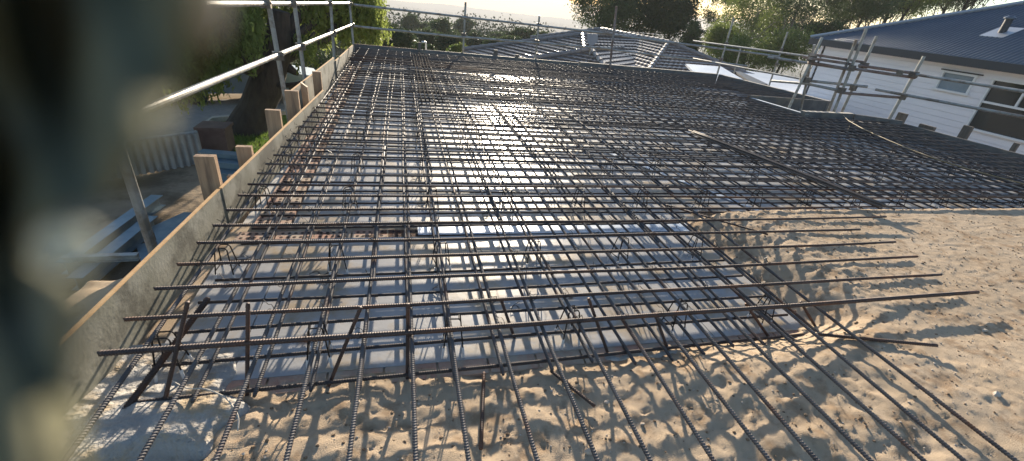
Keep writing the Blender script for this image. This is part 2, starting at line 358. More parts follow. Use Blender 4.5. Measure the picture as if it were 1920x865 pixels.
# ------------------------------------------------------------------ ground
def sand_z(x, y):
    base = -.225+.165*sst(.7, 2.5, x-.25*(1.5-y))*1.0
    base = base+.02*sst(1.3, .8, y)
    # right bay between deck corner and the far part
    edge = sst(2.28, 2.62, x); far = sst(2.98, 2.72, y)
    base = np.where(y > 1.45, -.25+(.19+.0*x)*edge*(.25+.75*far), base)
    blend = sst(1.25, 1.6, y)
    b0 = -.228+.168*sst(.7, 2.5, x-.25*(1.5-y))*(1-.55*sst(1.15, 1.5, y)*sst(2.5, 1.9, x))+.02*sst(1.3, .8, y)
    b1 = -.262+.205*sst(2.25, 2.7, x)*(.15+.85*sst(2.99, 2.72, y))
    base = b0*(1-blend)+b1*blend
    act = (sst(3.3, 1.9, x-.5*(y-1.3))*.82+.18)
    lump = (fbm(x*2.6+3, y*3.2, 4, 3)-.47)*.034+(fbm(x*6, y*7, 4, 9)-.44)*.028+(vnoise(x*17, y*19, 5)-.5)*.010+(vnoise(x*43, y*47, 6)-.5)*.006
    ridge = (1-abs(vnoise(x*3.3, y*4.1, 21)*2-1))**2*.011
    cr = sst(.60, .74, fbm(x*8+7, y*10, 2, 31))*.018
    z = base+(lump+ridge-.01)*act-cr*act
    z = z+(vnoise(x*60, y*60, 8)**4)*.008-.008*sst(.84, .95, vnoise(x*24, y*27, 61))*(.4+.6*act)+.005*sst(.78, .9, vnoise(x*34+5, y*38, 62))*(.3+.7*act)-.014*sst(.86, .97, vnoise(x*5.3+9, y*6.7+2, 63))*act
    cq = sst(-.64, -.80, x+.05*np.sin(y*13)+.03*np.sin(y*31)); z = z*(1-cq)+np.minimum(z, -.31)*cq
    return np.where((y > 1.5) & (x < 2.25), np.minimum(z, -.262), z)
xg = np.unique(np.concatenate([np.arange(-1.9, 3.7, .0135), np.arange(3.7, 7.2, .03), np.arange(7.2, 30, .6)]))
yg = np.unique(np.concatenate([np.arange(-8, .2, .5), np.arange(.2, 3.1, .0135)]))
X, Y = np.meshgrid(xg, yg); Z = sand_z(X, Y)
Z = np.where(X < -1.2, -.2+(fbm(X*5, Y*5, 3, 2)-.45)*.10-.9*sst(-1.55, -1.8, X)-.8*sst(2.25, 2.5, Y), Z)
Z = np.where((X > 9.4), -.3-.2*sst(9.4, 11, X), Z)
nx, ny = len(xg), len(yg); V = np.stack([X, Y, Z], -1).reshape(-1, 3)
idx = np.arange(nx*ny).reshape(ny, nx); Fq = np.stack([idx[:-1, :-1], idx[:-1, 1:], idx[1:, 1:], idx[1:, :-1]], -1).reshape(-1, 4)
# keep: everything except what lies outside the left ledge beyond y 2.6
keep = ~((V[Fq[:, 0], 0] < -1.22) & (V[Fq[:, 0], 1] > 2.55)); Fq = Fq[keep]
struct(mesh_obj('sand', V, Fq, MT['sand'], loc=(0, 0, 0), smooth=True))
# retaining skirt under the fill
V, Fc = vbox([(-1.85, -8), (30, -8), (30, 3.05), (-1.15, 3.05), (-1.2, 2.6), (-1.85, 2.6)], -2.7, -.75)
struct(mesh_obj('embankment', V, Fc, MT['dirt'], loc=(0, 0, 0)))

def terr(x, y):
    r = np.hypot(x, y)
    z = np.interp(r, [0, 18, 40, 90, 220, 500, 1200, 2500, 3200, 5000], [-2.6, -2.6, -5.5, -13, -30, -50, -84, -86, -84, -150])
    z = z+(fbm(x*.004+5, y*.004, 4, 4)-.47)*np.interp(r, [60, 300, 1500, 3000], [0, 8, 22, 26])
    return np.where(y < -2, -2.6, z)
rr = np.concatenate([[.01], np.arange(2, 30, 1.), np.geomspace(30, 5000, 70)])
aa = np.radians(np.arange(-180, 181, 1.5)); Rg, Ag = np.meshgrid(rr, aa); X = Rg*np.sin(Ag); Y = Rg*np.cos(Ag); Z = terr(X, Y)
V = np.stack([X, Y, Z], -1).reshape(-1, 3); idx = np.arange(V.shape[0]).reshape(len(aa), len(rr))
Fq = np.stack([idx[:-1, :-1], idx[1:, :-1], idx[1:, 1:], idx[:-1, 1:]], -1).reshape(-1, 4)
o = struct(mesh_obj('terrain', V, Fq, [MT['dirt'], MT['hill']], loc=(0, 0, 0), smooth=True, mi=(np.hypot(*V[Fq[:, 0], :2].T) > 32).astype(int)))

# grass verge and road on the left, below
def flat(name, pts, z, m):
    V = [(p[0], p[1], z) for p in pts]; return struct(mesh_obj(name, V, [tuple(range(len(pts)))], m, loc=(0, 0, 0)))
G = -2.58
def gpt(px, py, z=G): p = onz(px, py, z); return (p[0], p[1])
flat('grass_verge', [gpt(300, 318), gpt(405, 292), (-3.2, 11.2), (-1.3, 10.9), (3.0, 12.), (4, 19), gpt(560, 211), gpt(400, 226), gpt(366, 248)], G+.015, MT['grass'])
flat('road', [gpt(120, 350), gpt(366, 249), gpt(400, 227), gpt(560, 212), gpt(650, 205), gpt(650, 178), gpt(560, 183), gpt(430, 188), gpt(250, 196), gpt(20, 230)], G+.03, MT['asphalt'])
kq = [gpt(366, 249), gpt(400, 227), gpt(560, 212)]
V, Fc = vbox([kq[0], kq[1], kq[2], (kq[2][0], kq[2][1]-.16), (kq[1][0]+.05, kq[1][1]-.16), (kq[0][0]+.1, kq[0][1]-.12)][::-1], G-.1, G+.13); struct(mesh_obj('kerb', V, Fc, MT['mortar'], loc=(0, 0, 0)))
# grass tufts
N = 26000; gx = rng.uniform(-6, 1.6, N); gy = rng.uniform(10.2, 14.2, N); ok = (fbm(gx*.8, gy*.8, 3, 8) > .40) & (gx > -5.4+.25*(gy-10)); gx, gy = gx[ok], gy[ok]
N = len(gx); h = rng.uniform(.05, .13, N); an = rng.uniform(0, 6.28, N); wv = .012
P = np.stack([gx, gy, np.full(N, G)], -1); D = np.stack([np.cos(an), np.sin(an), 0*an], -1)
T = P+np.stack([rng.normal(0, .03, N), rng.normal(0, .03, N), h], -1)
V = np.stack([P-D*wv, P+D*wv, T], 1).reshape(-1, 3)
o = mesh_obj('grass', V, np.arange(3*N).reshape(-1, 3), MT['blade'], loc=(0, 0, 0)); tag(o, 'short sunlit green grass below the big tree on the left', 'grass'); o['kind'] = 'stuff'

# pebbles and clods on the sand (stuff) and a few big ones
def scatter(n, r0, r1, cl=False):
    mb = MB()
    while n:
        x = rng.uniform(-.6, 5.5); y = rng.uniform(.55, 2.8)
        if y > 1.5 and x < 2.35: continue
        r = r0+(r1-r0)*rng.random()**3; z = float(sand_z(np.array([x]), np.array([y]))[0])
        V, Fc = ico((x, y, z+r*.2), r, (1, rng.uniform(.6, 1), rng.uniform(.5, .8)), .3); mb.add(V, Fc); n -= 1
    return mb.get()
V, Fc = scatter(2600, .0012, .007); o = mesh_obj('gravel', V, Fc, MT['pebble'], loc=(0, 0, 0)); tag(o, 'small pale pebbles strewn over the sand', 'pebbles'); o['kind'] = 'stuff'
V, Fc = scatter(3200, .0015, .009); o = mesh_obj('clods', V, Fc, MT['clod'], loc=(0, 0, 0)); tag(o, 'small dark crumbs of earth on the sand', 'earth crumbs'); o['kind'] = 'stuff'
for (px, py, r, t) in [(1104, 848, .016, 'white stone near the bottom edge, between two long bars'), (1137, 754, .012, 'flat grey stone chip beside the loose rusty offcut'), (1847, 620, .014, 'round pale pebble alone on the open sand at the right'), (1205, 795, .009, 'small white pebble in front of the grey stone chip'), (1500, 655, .010, 'pale pebble beside the lying rusty bar'), (1870, 740, .017, 'brown stone at the right edge of the sand')]:
    p = onz(px, py, -.12); z = float(sand_z(np.array([p[0]]), np.array([p[1]]))[0]); p = onz(px, py, z+.004)
    V, Fc = ico((p[0], p[1], z+r*.35), r, (1.2, .9, .7), .3); tag(mesh_obj('stone', V, Fc, MT['pebble']), t, 'stone', 'loose stones on the sand')

# ------------------------------------------------------------------ deck
DZ = -.25
deck = []
def panel(x0, y0, x1, y1, lb, z=DZ):
    g = .0025; th = .018
    zz = z+rng.normal()*.0008
    V, Fc = box(((x0+x1)/2, (y0+y1)/2, zz-th/2), (x1-x0-2*g, y1-y0-2*g, th))
    o = mesh_obj('deck_sheet', V, Fc, MT['deck']); tag(o, lb, 'deck sheet', 'grey sheets of the deck'); return o
cols = [-.72, .48, 1.68, 2.33]
nm = ['left', 'middle', 'right']
for c in range(3): panel(cols[c], 1.53, cols[c+1], 2.745, f'grey deck sheet at the near edge of the deck, {["the leftmost full","the middle","the narrow rightmost"][c]} one')
panel(-1.06, 1.75, -.72, 2.745, 'narrow grey deck strip along the left side board at the near edge')
yr = [2.93, 4.1, 5.3, 6.16]; yr2 = [6.24, 7.44, 8.64, 9.84, 11.0]
xc = [-.74, .46, 1.66, 2.86, 4.06, 5.26, 6.46, 7.66, 8.95]
for bi, rows in enumerate((yr, yr2)):
    for a in range(len(rows)-1):
        for c in range(len(xc)-1):
            x1 = xc[c+1]
            if c == 6 and rows[a] > 6.2 and rows[a] < 7.0: x1 = 6.95
            if c == 7 and rows[a] > 6.2 and rows[a] < 7.0: continue
            k = a+(0 if bi == 0 else len(yr)-1)
            panel(xc[c], rows[a], x1, rows[a+1], f'grey deck sheet, {ordn(c)} from the left in the {ordn(k+1)} row from the camera')
# support below deck so nothing shows through the joints
V, Fc = vbox([(-1.13, 1.56), (2.3, 1.56), (2.3, 2.98), (9.2, 2.98), (9.2, 11.05), (-1.02, 11.05)], -2.6, -.33)
o = mesh_obj('lower_storey', V, Fc, MT['rendered'], loc=(0, 0, -2.6)); tag(o, 'rendered storey below the formwork deck', 'building')

# brick wall tops seen through gaps of the deck
def brick_row(name, p0, dirx, n, label, zt=-.262, w=.11, rows=1, holes=True):
    t = thing(name, label, 'brick wall', (p0[0], p0[1], zt-.3))
    bb, hh, mm = MB(), MB(), MB(); d = np.array(dirx); q = np.array([-d[1], d[0]])
    ang = math.atan2(d[1], d[0])
    for r in range(rows):
        for i in range(n):
            c = np.array(p0)+d*(.12+.24*i)+q*(r*.12+.055); R = rotz(ang)
            bb.add(*box((c[0], c[1], zt-.038), (.23, w, .076), R))
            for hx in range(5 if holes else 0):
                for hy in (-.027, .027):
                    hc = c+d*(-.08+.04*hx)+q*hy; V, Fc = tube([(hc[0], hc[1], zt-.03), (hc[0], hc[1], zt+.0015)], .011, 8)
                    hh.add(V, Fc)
    c = np.array(p0)+d*(.12*n)+q*(rows*.06)
    mm.add(*box((c[0], c[1], zt-.12), (.24*n, rows*.12+.01, .2), rotz(ang)))
    part('bricks', bb.get(), MT['brick'], t); part('core_holes', hh.get(), MT['hole'], t) if holes else None; part('mortar_bed', mm.get(), MT['mortar'], t)
    return t
brick_row('brick_wall', (-1.06, 2.76), (1, 0), 14, 'row of cored red bricks across the deck, in line with the blue strip')
brick_row('brick_wall', (-.76, 2.95), (0, 1), 33, 'row of cored red bricks along the left side board', zt=-.258, rows=2)
brick_row('brick_wall', (-1.05, 1.44), (1, 0), 14, 'row of sandy bricks along the near edge of the deck', zt=-.254, rows=1, holes=False)
# flashing strips
def strip(name, pts, wd, z, lb):
    a, b_ = np.array(pts[0]), np.array(pts[1]); d = (b_-a)/np.linalg.norm(b_-a); q = np.array([-d[1], d[0]])*wd
    V, Fc = vbox([a, b_, b_+q, a+q], z-.003, z); return tag(mesh_obj(name, V, Fc, MT['flash']), lb, 'metal strip')
strip('flashing_strip', [(.11, 2.755), (2.4, 2.735)], .135, -.243, 'light blue metal strip laid across the deck in front')
strip('flashing_strip', [(3.42, 2.95), (2.5, 4.75)], .07, -.241, 'pale blue strip running aslant under the bars at the right')
strip('flashing_strip', [(-.78, 6.165), (2.2, 6.165)], .07, -.243, 'shiny grey strip across the far part of the deck')
# near concrete footing
xs_ = np.arange(-1.3, -.55, .018); ys_ = np.arange(.8, 1.8, .018); X, Y = np.meshgrid(xs_, ys_)
Z = -.2+(fbm(X*4, Y*4, 4, 12)-.5)*.03+(fbm(X*22, Y*22, 2, 13)-.5)*.010-.25*sst(1.18, 1.08, Y+.08*np.sin(X*9))-.04*sst(1.35, 1.6, Y)-.2*sst(-.70, -.58, X+.05*np.sin(Y*13)+.03*np.sin(Y*31))
V = np.stack([X, Y, Z], -1).reshape(-1, 3); idx = np.arange(X.size).reshape(X.shape)
Fq = np.stack([idx[:-1, :-1], idx[:-1, 1:], idx[1:, 1:], idx[1:, :-1]], -1).reshape(-1, 4)
tag(mesh_obj('concrete_footing', V, Fq, MT['conc'], smooth=True), 'rough lump of grey concrete below the left side board', 'concrete')
# mortar spill on the sand
mb = MB()
for q in range(16):
    p = onz(1145+q*10.5, 670-q*.8+3*math.sin(q), -.22); mb.add(*ico((p[0], p[1], -.225), .026, (1.5, .5, .22), .45))
tag(mesh_obj('mortar_spill', *mb.get(), MT['conc']), 'pale grey mortar spilt along the near brick edge', 'mortar')

# ------------------------------------------------------------------ bar chairs
def chair_wires(h=.212):
    w1 = [(-.05, -.05, .008), (-.03, -.022, h-.014), (-.022, -.02, h), (.022, -.02, h), (.03, -.022, h-.014), (.05, -.05, .008)]
    w2 = [(x, -y, z) for x, y, z in w1]
    return w1, w2, [(-.022, -.02, h-.003), (-.022, .02, h-.003)], [(.022, -.02, h-.003), (.022, .02, h-.003)], [(-.042, -.038, .08), (-.042, .038, .08)], [(.042, -.038, .08), (.042, .038, .08)]
mbw = MB()
for w_ in chair_wires(): mbw.add(*tube(w_, .0034, 6))
def tips(k):
    w1, w2 = chair_wires()[:2]; e = [(w1[0], w1[1]), (w1[-1], w1[-2]), (w2[0], w2[1]), (w2[-1], w2[-2])][k]
    a = np.array(e[0]); b_ = np.array(e[1]); d = (b_-a)/np.linalg.norm(b_-a)
    return tube([a-d*.006, a+d*.05], .0062, 8)
CH = None; nchair = 0
def place_chair(x, y, rz, lb, withparts):
    global CH
    loc = (x, y, DZ)
    if CH is None:
        e = thing('bar_chair', lb, 'bar chair', loc, 'wire bar chairs under the mesh')
        PLOC[e.name] = (0, 0, 0); part('wire_frame', mbw.get(), MT['wire'], e)
        for k in range(4): part('plastic_tip', tips(k), MT['tip'], e)
        CH = e; e.rotation_euler = (0, 0, rz); return
    if withparts:
        e = CH.copy(); COL.objects.link(e)
        for ch in CH.children:
            c = ch.copy(); COL.objects.link(c); c.parent = e
    else:
        e = bpy.data.objects.new('bar_chair', FARCH); COL.objects.link(e)
    e.location = loc; e.rotation_euler = (0, 0, rz); e['label'] = lb; e['category'] = 'bar chair'; e['group'] = 'wire bar chairs under the mesh'
mbf = MB(); nf = 0
for w_ in chair_wires(): mbf.add(*tube(w_, .003, 4))
nf = len(mbf.F)
for k in range(4): mbf.add(*tips(k))
Vf, Ff = mbf.get(); FARCH = bpy.data.meshes.new('bar_chair'); FARCH.from_pydata([tuple(v) for v in Vf], [], Ff)
FARCH.materials.append(MT['wire']); FARCH.materials.append(MT['tip'])
FARCH.polygons.foreach_set('material_index', np.array([0]*nf+[1]*(len(Ff)-nf), dtype=np.int32))
cx = [-.94, -.37, .23, .82, 1.44, 2.02, 2.64, 3.21, 3.8, 4.4, 5.0, 5.6, 6.2, 6.8, 7.4, 8.0, 8.55]
cy = [1.6, 2.3, 3.1, 3.86, 4.65, 5.4, 6.3, 7.1, 7.9, 8.7, 9.5, 10.3]
for r_, y in enumerate(cy):
    for c_, x in enumerate(cx):
        if y < 2.9 and x > 2.1: continue
        if x > 6.9 and y > 6.2: continue
        jx = rng.normal()*.02*(r_ > 2); jy = rng.normal()*.02*(r_ > 2)
        if r_ < 1: jx = 0
        place_chair(x+jx, y+jy, rng.uniform(-.3, .3), f'black wire bar chair, {ordn(c_)} from the left in the {ordn(r_)} row from the camera', r_ < 4)

# tie wire (uncountable knots) and loose wire rings
mb = MB()
for x in xA:
    for y in yB+[2.472+.2*q for q in range(12)]:
        if rng.random() < .6:
            c = np.array([x+.004*(y-1.5), y, -.006]); a0 = rng.uniform(0, 3.14)
            P = [c+np.array([.013*math.cos(a0+t)*(1+.1*t), .013*math.sin(a0+t)*(1+.1*t), .011*math.sin(2*t)+.003*t]) for t in np.linspace(0, 7.5, 14)]
            P.append(P[-1]+np.array([rng.normal()*.015, rng.normal()*.015, .02])); mb.add(*tube(P, .0015, 4))
o = mesh_obj('tie_wires', *mb.get(), MT['wire'], loc=(0, 0, 0)); tag(o, 'small twisted wire ties where the near bars cross', 'tie wire'); o['kind'] = 'stuff'
for (px, py, t) in [(785, 306, 'near the straight bar left of the glare'), (780, 335, 'second loop in the column left of the glare'), (790, 385, 'loop just behind the blue strip'), (820, 545, 'curled wire on the grey sheet behind the second front bar'), (965, 580, 'curled wire in the shade of the front bar'), (910, 405, 'curled wire behind the blue strip in the middle'), (455, 487, 'curled wire beside the left chair of the second row'), (612, 520, 'tangled wire left of the second chair row'), (590, 516, 'thin bent wire beside the tangled one')]:
    c = onz(px, py, DZ+.004); r0 = rng.uniform(.018, .03); P = [c+np.array([r0*math.cos(t2)*(1+.05*t2), r0*math.sin(t2), .004+.006*math.sin(t2*1.5)**2]) for t2 in np.linspace(0, rng.uniform(7, 13), 26)]
    P.append(P[-1]+np.array([.05, .02, .02])); V, Fc = tube(P, .0016, 5); tag(mesh_obj('wire_loop', V, Fc, MT['wire']), 'loose black wire, '+t, 'wire', 'wire offcuts on the deck')
# small litter
def leafy(px, py, s, m, lb, name='dry_leaf'):
    c = onz(px, py, DZ+.004); V = [c+np.array(v)*s for v in [(-1, 0, .1), (-.3, .35, .35), (.5, .4, .2), (1, 0, .45), (.4, -.35, .15), (-.4, -.3, .3), (-1, 0, .04), (-.3, .35, .29), (.5, .4, .14), (1, 0, .39), (.4, -.35, .09), (-.4, -.3, .24)]]
    Fc = [(0, 5, 1), (1, 5, 4, 2), (2, 4, 3), (6, 7, 11), (7, 8, 10, 11), (8, 9, 10)]+[(i, (i+1) % 6, 6+(i+1) % 6, 6+i) for i in range(6)]
    tag(mesh_obj(name, V, Fc, m), lb, 'leaf', 'dry leaves on the deck')
leafy(570, 640, .038, MT['orange'], 'bright orange scrap lying behind the front bar', 'orange_scrap')
leafy(705, 557, .018, MT['redbrown'], 'brown dry leaf on the grey sheet near the middle')
leafy(642, 559, .014, MT['redbrown'], 'thin brown leaf left of the dry leaf')
leafy(1070, 560, .016, MT['redbrown'], 'small brown leaf near the third chair')
# loose offcuts
def offcut(a, b_, lb, r=.0075, m=None):
    A = onz(*a, -.15); B = onz(*b_, -.15)
    for P in (A, B):
        P[2] = max(float(sand_z(np.array([P[0]]), np.array([P[1]]))[0])+.022, -.12 if P[0] > 2 else -1)
    A = onz(*a, A[2]); B = onz(*b_, B[2])
    for _ in range(3):
        q = np.linspace(0, 1, 12)[:, None]; P = A+(B-A)*q; d = float((sand_z(P[:, 0], P[:, 1])+r*.6-P[:, 2]).max())
        if d > 0: A = onz(*a, A[2]+d*.9); B = onz(*b_, B[2]+d*.9)
    bar('rebar_offcut', A, B, m or MT['barB'], lb, None, detail=(0, np.linalg.norm(B-A)), r=r, wig=.001)
offcut((907, 700), (901, 842), 'rusty offcut pointing at the camera in the near sand')
offcut((1032, 695), (1115, 762), 'short rusty offcut lying aslant in the near sand')
offcut((1533, 627), (1757, 648), 'rusty bar lying on the sand right of the deck corner', .008)
offcut((1250, 365+20), (1440, 440), 'brown bar lying askew at the deck end by the sand', .007)
# pale cord
P = [onz(a, b, z) for a, b, z in [(318, 712, -.2), (350, 730, -.19), (385, 728, -.17), (425, 745, -.16), (448, 780, -.17), (446, 808, -.19)]]
tt = np.linspace(0, 5, 26); P = np.array(P); Ps = np.stack([np.interp(tt, range(6), P[:, k]) for k in range(3)], -1)
for _ in range(3): Ps[1:-1] = (Ps[:-2]+2*Ps[1:-1]+Ps[2:])/4
tag(mesh_obj('string', *tube(Ps, .003, 6), MT['whitecord'], smooth=True), 'pale string curling over the concrete below the first chair', 'string')
P = np.array([(7.75, 6.35, .05), (7.55, 6.0, .0), (7.07, 5.17, .03), (6.82, 4.5, .03), (6.70, 3.99, .03), (6.74, 3.6, .03), (6.95, 3.1, .03), (7.2, 2.7, .02)])
tt = np.linspace(0, 7, 50); Ps = np.stack([np.interp(tt, range(8), P[:, k]) for k in range(3)], -1)
for _ in range(10): Ps[1:-1] = (Ps[:-2]+2*Ps[1:-1]+Ps[2:])/4
Ps[:, 2] = np.maximum(Ps[:, 2], .016)
tag(mesh_obj('cord', *tube(Ps, .006, 8), MT['cord'], smooth=True), 'long yellow cord lying over the mesh at the right', 'cord')

# ------------------------------------------------------------------ formwork boards
def board(a, b_, za, zb, lb, m='ply', em='plyedge', t=.018, z0=-.27, side=1, name='formwork_board'):
    th = thing(name, lb, 'formwork board', (a[0], a[1], z0))
    V, Fc = wallseg(a, b_, t*side, z0, za, zb)
    if side < 0: Fc = [f[::-1] for f in Fc]
    part('face_panel', (V, Fc), MT[m], th)
    V2, F2 = wallseg(a, b_, (t+.002)*side, 0, 0)
    V2[:4, 2] = [za-.0, zb, zb, za]; V2[4:, 2] = [za+.004, zb+.004, zb+.004, za+.004]
    part('top_edge', (V2, F2), MT[em], th)
    return th
board((-1.225, .95), (-1.118, 2.90), .030, .032, 'nearest weathered formwork board at the left, its orange ply edge on top')
board((-1.112, 2.915), (-.925, 6.05), .032, .03, 'second formwork board at the left, ending in a pale cut end')
board((-1.13, 5.2), (-1.02, 8.0), .17, .15, 'raised formwork board behind the timber studs at the left')
board((-1.0, 8.02), (-.97, 11.05), .10, .03, 'last formwork board at the left, running into the far corner')
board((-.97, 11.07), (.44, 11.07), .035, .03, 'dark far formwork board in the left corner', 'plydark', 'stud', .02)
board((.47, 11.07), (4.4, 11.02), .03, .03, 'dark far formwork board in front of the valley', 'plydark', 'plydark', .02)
board((4.45, 11.02), (8.5, 11.0), .05, .04, 'far formwork board with a lit top in front of the tiled roof', 'plydark', 'mortar', .09)  # pale edge colours here and below paint sunlight on the board tops
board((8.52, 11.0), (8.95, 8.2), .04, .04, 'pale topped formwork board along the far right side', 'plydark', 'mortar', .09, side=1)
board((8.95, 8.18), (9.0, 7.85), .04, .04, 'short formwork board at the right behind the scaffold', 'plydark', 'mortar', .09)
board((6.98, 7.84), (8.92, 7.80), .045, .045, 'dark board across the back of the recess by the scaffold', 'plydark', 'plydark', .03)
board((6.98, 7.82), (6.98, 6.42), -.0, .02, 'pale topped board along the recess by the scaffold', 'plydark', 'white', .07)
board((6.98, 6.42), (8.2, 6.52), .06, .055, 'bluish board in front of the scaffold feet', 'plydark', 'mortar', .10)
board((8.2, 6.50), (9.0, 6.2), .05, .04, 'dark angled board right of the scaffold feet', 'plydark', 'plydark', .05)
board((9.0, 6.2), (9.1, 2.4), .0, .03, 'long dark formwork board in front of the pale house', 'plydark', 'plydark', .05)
def bx(y): return np.interp(y, [.95, 2.9, 6.05, 8, 11], [-1.225, -1.118, -.925, -1.0, -.97])
def stud(px0, px1, pyt, y, zb, lb, m='stud', d=.045, top=None, lean=0, fixed=False):
    if not fixed:
        yy = y
        for _ in range(12): P = onx(px1, pyt, bx(yy)-.022-(.09 if yy > 4.9 and yy < 5.1 else 0)); yy = P[1]
        y = yy
    a = ony(px0, pyt, y); b_ = ony(px1, pyt, y); zt = (a[2]+b_[2])/2
    V, Fc = box(((a[0]+b_[0])/2, y+d/2, (zt+zb)/2), (abs(b_[0]-a[0]), d, zt-zb))
    if top: V[5, 2] -= top; V[6, 2] -= top
    return tag(mesh_obj('timber_stud', V, Fc, MT[m]), lb, 'timber stud', 'timber studs outside the formwork')
stud(362, 401, 294, 2.72, -1.2, 'nearest and broadest timber stud outside the left board')
stud(441, 470, 276, 3.30, -1.2, 'second timber stud, seen over the grass')
stud(496, 524, 207, 4.15, -1.2, 'third timber stud, in front of the tree trunk')
stud(533, 558, 171, 4.95, -1.2, 'fourth timber stud, beside the scaffold post')
stud(563, 575, 155, 5.45, -1.0, 'fifth stud with a slanting cut top', top=.05)
stud(585, 601, 135, 5.85, -.6, 'sixth stud, at the end of the second board')
stud(425, 447, 331, 3.2, -.9, 'short timber block low behind the second stud')
for (p0, p1, pt, y, t) in [(784, 790, 80, 11.12, 'dark stud rising at the left part of the far board'), (926, 934, 94, 11.12, 'low dark stud at the middle of the far board'), (967, 973, 103, 11.12, 'small dark stud next to the tiled roof')]:
    stud(p0, p1, pt, y, -.3, t, 'studdark', fixed=True)
for (x, y, w_, zt, t) in [(9.12, 6.35, .16, .16, 'dark stud at the foot of the leaning scaffold post'), (9.16, 5.88, .26, .06, 'wide dark block on the right formwork board'), (9.16, 5.3, .13, .21, 'tall dark stud below the small house window'), (9.16, 4.6, .06, .14, 'narrow dark stud near the right edge')]:
    V, Fc = box((x, y, (zt-.4)/2), (.05, w_, zt+.4)); tag(mesh_obj('timber_stud', V, Fc, MT['studdark']), t, 'timber stud', 'dark studs outside the right formwork')
# pvc elbow at far board
P = [(.62, 11.3, -.4), (.62, 11.3, .15), (.62, 11.28, .17), (.58, 11.25, .185), (.52, 11.2, .185)]
tag(mesh_obj('drain_pipe', *tube(P, .022, 10), MT['white'], smooth=True), 'white plastic elbow pipe behind the far board', 'pipe')

# ------------------------------------------------------------------ scaffolding
R_ = .0242
def coupler(t, c, s=.05):
    s = s*1.25
    c = np.array(c, float); mb = MB(); mb.add(*box(c, (s*1.5, s*1.2, s*1.3), rotz(rng.uniform(0, .6)))); mb.add(*tube([c+np.array([-.06, -.02, .0]), c+np.array([.06, -.02, .01])], .011, 6)); mb.add(*tube([c+np.array([0, -.05, -.03]), c+np.array([.0, .05, -.03])], .009, 6)); part('coupler', mb.get(), MT['coupler'], t)
def sc_part(t, name, P, m='galv', r=R_):
    V, Fc = tube(P, r, 12); o = part(name, (V, Fc), MT[m], t, smooth=False); return o
# left guardrail
tl = thing('scaffold_guardrail', 'bright galvanised guardrail along the left side above the formwork', 'scaffolding', (-1.3, 3, -2.6))
mA, mB_ = onx(300, 194, -1.33), np.array([-.97, 11.2, .43])
d = mB_-mA; mid = lambda y: mA+d*(y-mA[1])/d[1]
tA, tB = onx(430, 7.5, -1.32), np.array([-.98, 11.2, .84]); dt = tB-tA; top_ = lambda y: tA+dt*(y-tA[1])/dt[1]
sc_part(tl, 'rail', [mid(1.2), mid(11.2)]); sc_part(tl, 'rail', [top_(2.0), top_(11.2)])
cps = MB()
for (a, b_, y) in [((505, 15), (545, 240), None), ((553, 15), (573, 160), None), ((620, 8), (627, 114), None), ((655, 2), (663, 88), None)]:
    # y where the pixel of the mid rail crossing sits
    best = min(np.arange(2, 11.3, .02), key=lambda yy: abs(proj(mid(yy))[0]-(b_[0]+(a[0]-b_[0])*(b_[1]-proj(mid(yy))[1])/(b_[1]-a[1]))))
    c = mid(best); A = ony(*a, best+.045); B = ony(*b_, best+.045); u = (B-A)/np.linalg.norm(B-A)
    sc_part(tl, 'post', [A-u*.25, A+u*(A[2]+2.6)/abs(u[2])], 'galv'); coupler(tl, c+np.array([0, .02, -.01])); coupler(tl, top_(best)+np.array([0, .02, 0]))
A = onx(232, 300, -1.36); B = onx(287, 470, -1.36); u = (B-A)/np.linalg.norm(B-A); sc_part(tl, 'post', [A-u*.9, A+u*(A[2]+2.6)/abs(u[2])])
for a_, b_ in [((500, 10), (480, 12))]: pass
# far guardrail
tf = thing('scaffold_guardrail', 'thin dark guardrail beyond the far formwork board', 'scaffolding', (3, 11.2, -2.6)); cps = MB()
fr1 = [ony(663, 9, 11.2), ony(872, 33, 11.2), ony(1011, 48, 11.2), ony(1148, 64, 11.15)]; sc_part(tf, 'rail', [fr1[0], fr1[-1]])
fr2 = [ony(640, 47, 11.25), ony(1148, 84.5, 11.2)]; sc_part(tf, 'rail', [ony(655, 48.5, 11.25), ony(870, 70.5, 11.25)]); sc_part(tf, 'rail', [ony(866, 69.5, 11.2), ony(1148, 92, 11.2)])
sc_part(tf, 'rail', [ony(1080, 56.5, 11.25), ony(1460, 106, 11.25)]); sc_part(tf, 'rail', [ony(1100, 88, 11.25), ony(1400, 124, 11.25)])
for a, b_ in [((873, 4), (868, 103)), ((1011.5, 29), (1003, 118)), ((1477, 60), (1440, 166))]:
    A = ony(*a, 11.25); B = ony(*b_, 11.25); sc_part(tf, 'post', [A, B+(B-A)*1.2])
    for zz in (.8, .42):
        q = A+(B-A)*(A[2]-zz)/(A[2]-B[2]); coupler(tf, q, .045)
# single far prop post with a tripod foot
tp = thing('prop_post', 'rusty upright post with splayed foot in front of the tiled roof', 'scaffolding', (5.2, 11.0, -.05))
A = ony(1156, 12, 10.95); B = ony(1143, 131, 10.95); sc_part(tp, 'post', [A, B], 'rusttube', .028)
mb = MB()
for q in range(3):
    a_ = q*2.1+.3; mb.add(*tube([B+np.array([0, 0, .14]), B+np.array([.02, 0, .05]), B+np.array([.13*math.cos(a_), .13*math.sin(a_), .0])], [.018, .016, .012], 6))
mb.add(*box(B, (.18, .14, .012))); part('foot', mb.get(), MT['rusttube'], tp)
